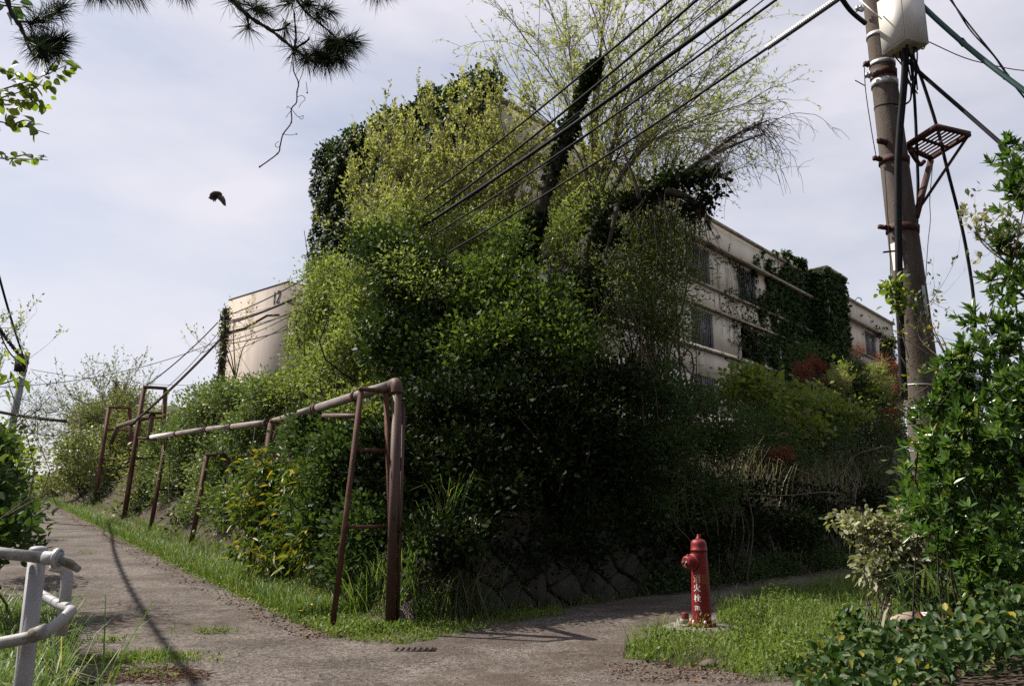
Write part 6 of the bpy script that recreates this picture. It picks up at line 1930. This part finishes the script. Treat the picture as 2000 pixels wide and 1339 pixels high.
# ------------------------------------------------------------------ overhead pine and leafy branches, near the camera
def needles(parent, pts_dirs, n, L, mat, w=.0022):
    P, D = [], []
    for p, d, s, cnt in pts_dirs:
        p, d = np.asarray(p), unit(np.asarray(d, float))
        back = RNG.random(int(n * cnt)) * .07 * s
        dd = unit(d * RNG.uniform(.1, 1.2, (len(back), 1)) + RNG.normal(size=(len(back), 3)) * .55)
        P.append(p - d * back[:, None])
        D.append(dd)
    P, D = np.concatenate(P), np.concatenate(D)
    Ls = L * RNG.uniform(.65, 1.1, len(P))
    S = unit(np.cross(D, unit(RNG.normal(size=P.shape))))
    bend = np.array([0, 0, -.06])
    mid = P + D * Ls[:, None] * .55
    tipp = P + (D + bend) * Ls[:, None]
    V = np.stack([P - S * w / 2, P + S * w / 2, mid + S * w / 2, mid - S * w / 2, tipp], 1)
    k = np.arange(len(P))[:, None] * 5
    return mk('needles', V.reshape(-1, 3), [k + np.array([[0, 1, 2, 3]]), k + np.array([[3, 2, 4]])], M[mat], parent, np.repeat(RNG.random(len(P)), 1).tolist() * 2)
def pine(label, paths, tufts, Y, n=230, L=.115):
    root = T('pine_branch', label, 'pine branch', at(*paths[0][0], Y))
    mb = MB()
    for i, pl in enumerate(paths):
        P = smooth_path([at(a[0], a[1], Y + (a[2] if len(a) > 2 else 0)) for a in pl], 6)
        r = .011 if i == 0 else .0065
        rr_ = np.linspace(r, r * .5, len(P)) * (1 + .25 * np.sin(np.arange(len(P)) * 1.9))
        mb.tube(P, rr_, 7)
    mb.build('branch', M['darkbark'], root, True)
    td = []
    for px, py, dx, dy, s, cnt in tufts:
        y_ = Y + RNG.normal() * .06
        p = at(px, py, y_)
        d = at(px + dx * 10, py + dy * 10, y_ + RNG.normal() * .03) - p
        td.append((p, d, s, cnt))
    needles(root, td, n, L, 'pine')
    return root
pine('long pine branch with dark needle tufts hanging in at the top of the sky',
     [[(430, -50), (460, 5), (490, 35), (530, 60), (575, 96), (612, 120), (650, 122)], [(560, -40), (590, 15), (635, 55), (668, 85)], [(575, 96), (578, 70), (574, 20)], [(530, 60), (550, 58), (567, 45)], [(575, 96), (600, 80), (604, 72)], [(480, 25), (485, 45), (486, 60)]],
     [(640, 118, 1, .5, 1.2, 1.6), (620, 112, .4, 1, 1.2, 1.5), (668, 95, 1, .1, 1.2, 1.6), (690, 85, 1, .3, 1, 1.2), (650, 80, 1, .5, 1, .8), (600, 118, .1, 1, 1, .6), (500, 15, .9, -.2, 1.2, .9), (520, 25, 1, .4, 1, .5), (485, 55, 0, 1, .7, .35), (560, 10, -.6, .4, 1, .5), (600, 10, 1, .2, 1, .8), (640, 20, 1, .5, 1, .7), (625, 35, .6, .8, 1, .5), (560, 60, .3, 1, .8, .3), (575, 105, .2, 1, 1, .4), (668, 120, .6, 1, 1, 1.0), (470, 5, 1, .2, 1, .4)], 3.3, 250)
pine('pine sprays along the very top edge left of the long branch', [[(150, -60), (200, -25), (290, -20)], [(330, -40), (370, -15)]],
     [(200, -12, .6, 1, 1, .9), (235, -14, .7, 1, 1, 1.0), (270, -10, 1, .7, 1, .8), (180, -15, -.2, 1, 1, .5), (360, -16, .5, 1, .9, .6), (345, -20, .2, 1, .8, .3)], 3.2, 230)
pine('small pine tuft poking in at the top edge right of the long branch', [[(700, -60), (735, -22)]], [(738, -14, .5, 1, 1, .8), (755, -18, 1, .6, 1, .5), (728, -20, .1, 1, .8, .3)], 3.3, 200)
pine('pine branch with spiky tufts in the top left corner', [[(5, -40), (20, 20), (38, 50), (55, 78), (85, 85)], [(38, 45), (60, 100), (80, 115)], [(30, 42), (70, 44)]],
     [(95, 85, 1, 0, 1.1, 1.5), (120, 80, 1, -.2, 1.1, 1.2), (85, 105, .6, .8, 1, 1.2), (110, 100, 1, .4, 1, 1.0), (75, 40, 1, -.5, 1, .8), (105, 25, .9, -.7, 1, .9), (125, 10, .8, -.8, 1, .6), (70, 75, .7, .3, .8, .5)], 3.0, 250, .10)

def leafy_branch(label, paths, lv, Y, L, aspect, mat):
    root = T('leafy_branch', label, 'branch', at(*paths[0][0], Y))
    mb = MB()
    P, D = [], []
    for pl in paths:
        c = smooth_path([at(*q, Y) for q in pl], 6)
        mb.tube(c, np.linspace(.0045, .0016, len(c)), 5)
        T_ = unit(np.gradient(c, axis=0))
        for _ in range(max(2, int(lv * np.linalg.norm(c[-1] - c[0]) * 10))):
            f = RNG.uniform(.15, 1) * (len(c) - 1.01)
            i = int(f)
            off = RNG.normal(size=3) * .018
            P.append(c[i] + (c[i + 1] - c[i]) * (f - i) + off)
            D.append(unit(T_[i] * .5 + RNG.normal(size=3) * .6 + off * 10 + np.array([0, 0, -.45])))
    mb.build('stem', M['twig'], root)
    P, D = np.array(P), np.array(D)
    Nn = unit(RNG.normal(size=P.shape) * .5 + np.array([-.2, -.6, .6]))
    leaf_parts(root, M[mat], P, D, L * RNG.uniform(.6, 1.25, len(P)), aspect, 300, Nn, RNG.random(len(P)))
leafy_branch('upper backlit leafy twig overlapping the corner pine at the left edge', [[(-40, 190), (0, 176), (40, 164), (80, 150), (108, 138), (132, 126)], [(-20, 130), (10, 138), (40, 150)], [(-20, 196), (20, 186), (60, 172)], [(60, 160), (75, 165), (86, 168)], [(90, 146), (104, 125), (116, 112)]], 9.0, 3.4, .044, .75, 'twigleaf')
leafy_branch('second backlit leafy twig at the left edge under the corner pine', [[(-40, 184), (10, 196), (50, 196), (82, 196)], [(-30, 200), (5, 205), (20, 206)]], 8.0, 3.4, .044, .75, 'twigleaf')
leafy_branch('third leafy twig at the left edge with larger hanging leaves', [[(-40, 232), (0, 238), (50, 248), (96, 262)], [(30, 242), (48, 235), (68, 240)]], 4.5, 3.4, .058, .75, 'twigleaf')
leafy_branch('lowest small leafy twig at the left edge against the sky', [[(-40, 306), (0, 309), (50, 311), (94, 313)], [(20, 310), (45, 303), (60, 308)]], 6.0, 3.4, .042, .75, 'twigleaf')
leafy_branch('dark cluster of broad leaves in the top left corner', [[(-30, -10), (5, 5), (40, 10)], [(0, 10), (30, 14), (66, 14)]], 3.5, 3.1, .06, .75, 'hedge')
tdl = T('hanging_vine', 'thin bare tendril with curls hanging from the pine into the sky', 'vine', at(572, 135, 3.3))
MB().tube(smooth_path([at(*q, 3.3) for q in [(572, 120), (574, 140), (583, 162), (580, 180), (579, 200), (569, 213), (569, 239), (553, 262), (547, 285), (542, 300), (507, 326)]], 4), .0030, 6).build('stem', M['redsteel'], tdl)
cu = MB()
for pl in ([(569, 213), (562, 208), (560, 212)], [(579, 190), (590, 187), (596, 194), (588, 202), (584, 210)], [(571, 215), (582, 228), (592, 226), (590, 233), (584, 230)], [(553, 262), (568, 264), (580, 261), (578, 264)], [(547, 285), (540, 288), (538, 281), (545, 276)], [(569, 215), (558, 230)], [(600, 178), (598, 160)], [(583, 162), (592, 140), (594, 120)]):
    cu.tube(smooth_path([at(*q, 3.3) for q in pl], 5), .0014, 4)
cu.build('tendril', M['redsteel'], tdl)
nd = MB()
for q in [(583, 162), (580, 180), (569, 213), (569, 239), (553, 262), (542, 300), (507, 326), (600, 181)]:
    nd.lathe([(0, -.006), (.005, 0), (0, .006)], at(*q, 3.3), (0, 0, 1), 6)
nd.build('node', M['redsteel'], tdl)

# ------------------------------------------------------------------ bird
bc_ = at(424, 388, 26)
bird = T('bird', 'dark bird of prey gliding in the sky left of the block', 'bird', bc_)
def bp(px, py, dy=0):
    return at(px, py, 26 + dy)
bodym = MB()
sp = [bp(411, 386, -.05), bp(414, 382), bp(420, 379), bp(428, 379), bp(433, 382)]
bodym.tube(smooth_path(sp, 4), [.02, .04, .06, .08, .09, .10, .105, .11, .11, .105, .10, .095, .09, .08, .07, .06, .03], 10)
bodym.build('body', M['feather'], bird, True)
def wing(edge, dy):
    top = [bp(*q, dy * i / 4) for i, q in enumerate(edge[0])]
    bot = [bp(*q, dy * i / 4) for i, q in enumerate(edge[1])]
    V = []
    for a, b in zip(top, bot):
        V += [a + [0, .02, .012], a + [0, -.02, 0], b + [0, -.006, 0], b + [0, .006, .004]]
    q = []
    for i in range(len(top) - 1):
        for k in range(4):
            q.append((i * 4 + k, i * 4 + (k + 1) % 4, i * 4 + 4 + (k + 1) % 4, i * 4 + 4 + k))
    m = len(top) - 1
    q += [(0, 1, 2, 3), (m * 4, m * 4 + 3, m * 4 + 2, m * 4 + 1)]
    return MB().add(V, q)
wing([[(424, 378), (431, 380), (437, 384), (440, 391), (441, 399)], [(423, 387), (428, 391), (431, 394), (436, 400), (441, 403)]], -.25).build('wing', M['feather'], bird)
wing([[(422, 380), (417, 380), (414, 383), (412, 387), (411, 389)], [(424, 389), (421, 392), (418, 393), (415, 391), (411, 390)]], .25).build('wing', M['feather'], bird)
fe = MB()
for a, b in (((438, 397), (439, 401)), ((434, 396), (437, 401)), ((417, 391), (417, 394)), ((420, 391), (421, 394))):
    fe.bar(bp(*a, -.15), bp(*b, -.18), .03, .006)
fe.build('feather', M['feather'], bird)
bird_head = MB().lathe([(0, -.06), (.04, -.03), (.05, 0), (.035, .04), (0, .08)], bp(411, 386), (-1, 0, -.1), 8)
bird_head.build('head', M['feather'], bird, True)

# ------------------------------------------------------------------ unseen trees added behind and beside the viewpoint to block sky light
BT = [((-7.5, -6.5), 3.6, 9.0, 'broad dark tree on the road side behind the viewpoint'), ((-1.0, -8.5), 4.0, 10.0, 'tall dark tree straight behind the viewpoint'), ((5.0, -6.0), 3.8, 9.5, 'dark tree behind the hedge beside the lane end'), ((10.5, -1.5), 3.6, 9.0, 'dark tree right of the hedge beyond the picture'), ((12.5, 5.5), 3.4, 8.0, 'dark tree beside the side lane beyond the hedge')]
for (x, y), r, h, lab in BT:
    b = np.array([x, y, float(H(x, y))])
    rt = T('unseen_shade_tree', lab, 'tree', b, 'trees around the viewpoint')
    MB().tube(smooth_path([b - [0, 0, .1], b + [.1, .1, h * .3], b + [0, 0, h * .7]], 5), np.linspace(.24, .10, 11), 8).build('trunk', M['bark'], rt, True)
    bs = [(b + np.array([RNG.normal() * r * .3, RNG.normal() * r * .3, h * f]), np.array([r * q, r * q, h * .22]), 1) for f, q in ((.2, .9), (.42, 1), (.62, .95), (.82, .7))]
    c, d = sample_blobs(bs, 1500, .5)
    P, D, Ls, tn = sprays(c, d, 7, .3, .30, .1)
    leaf_obj('crown', rt, M['dark'], P, D, Ls, .6, tn)
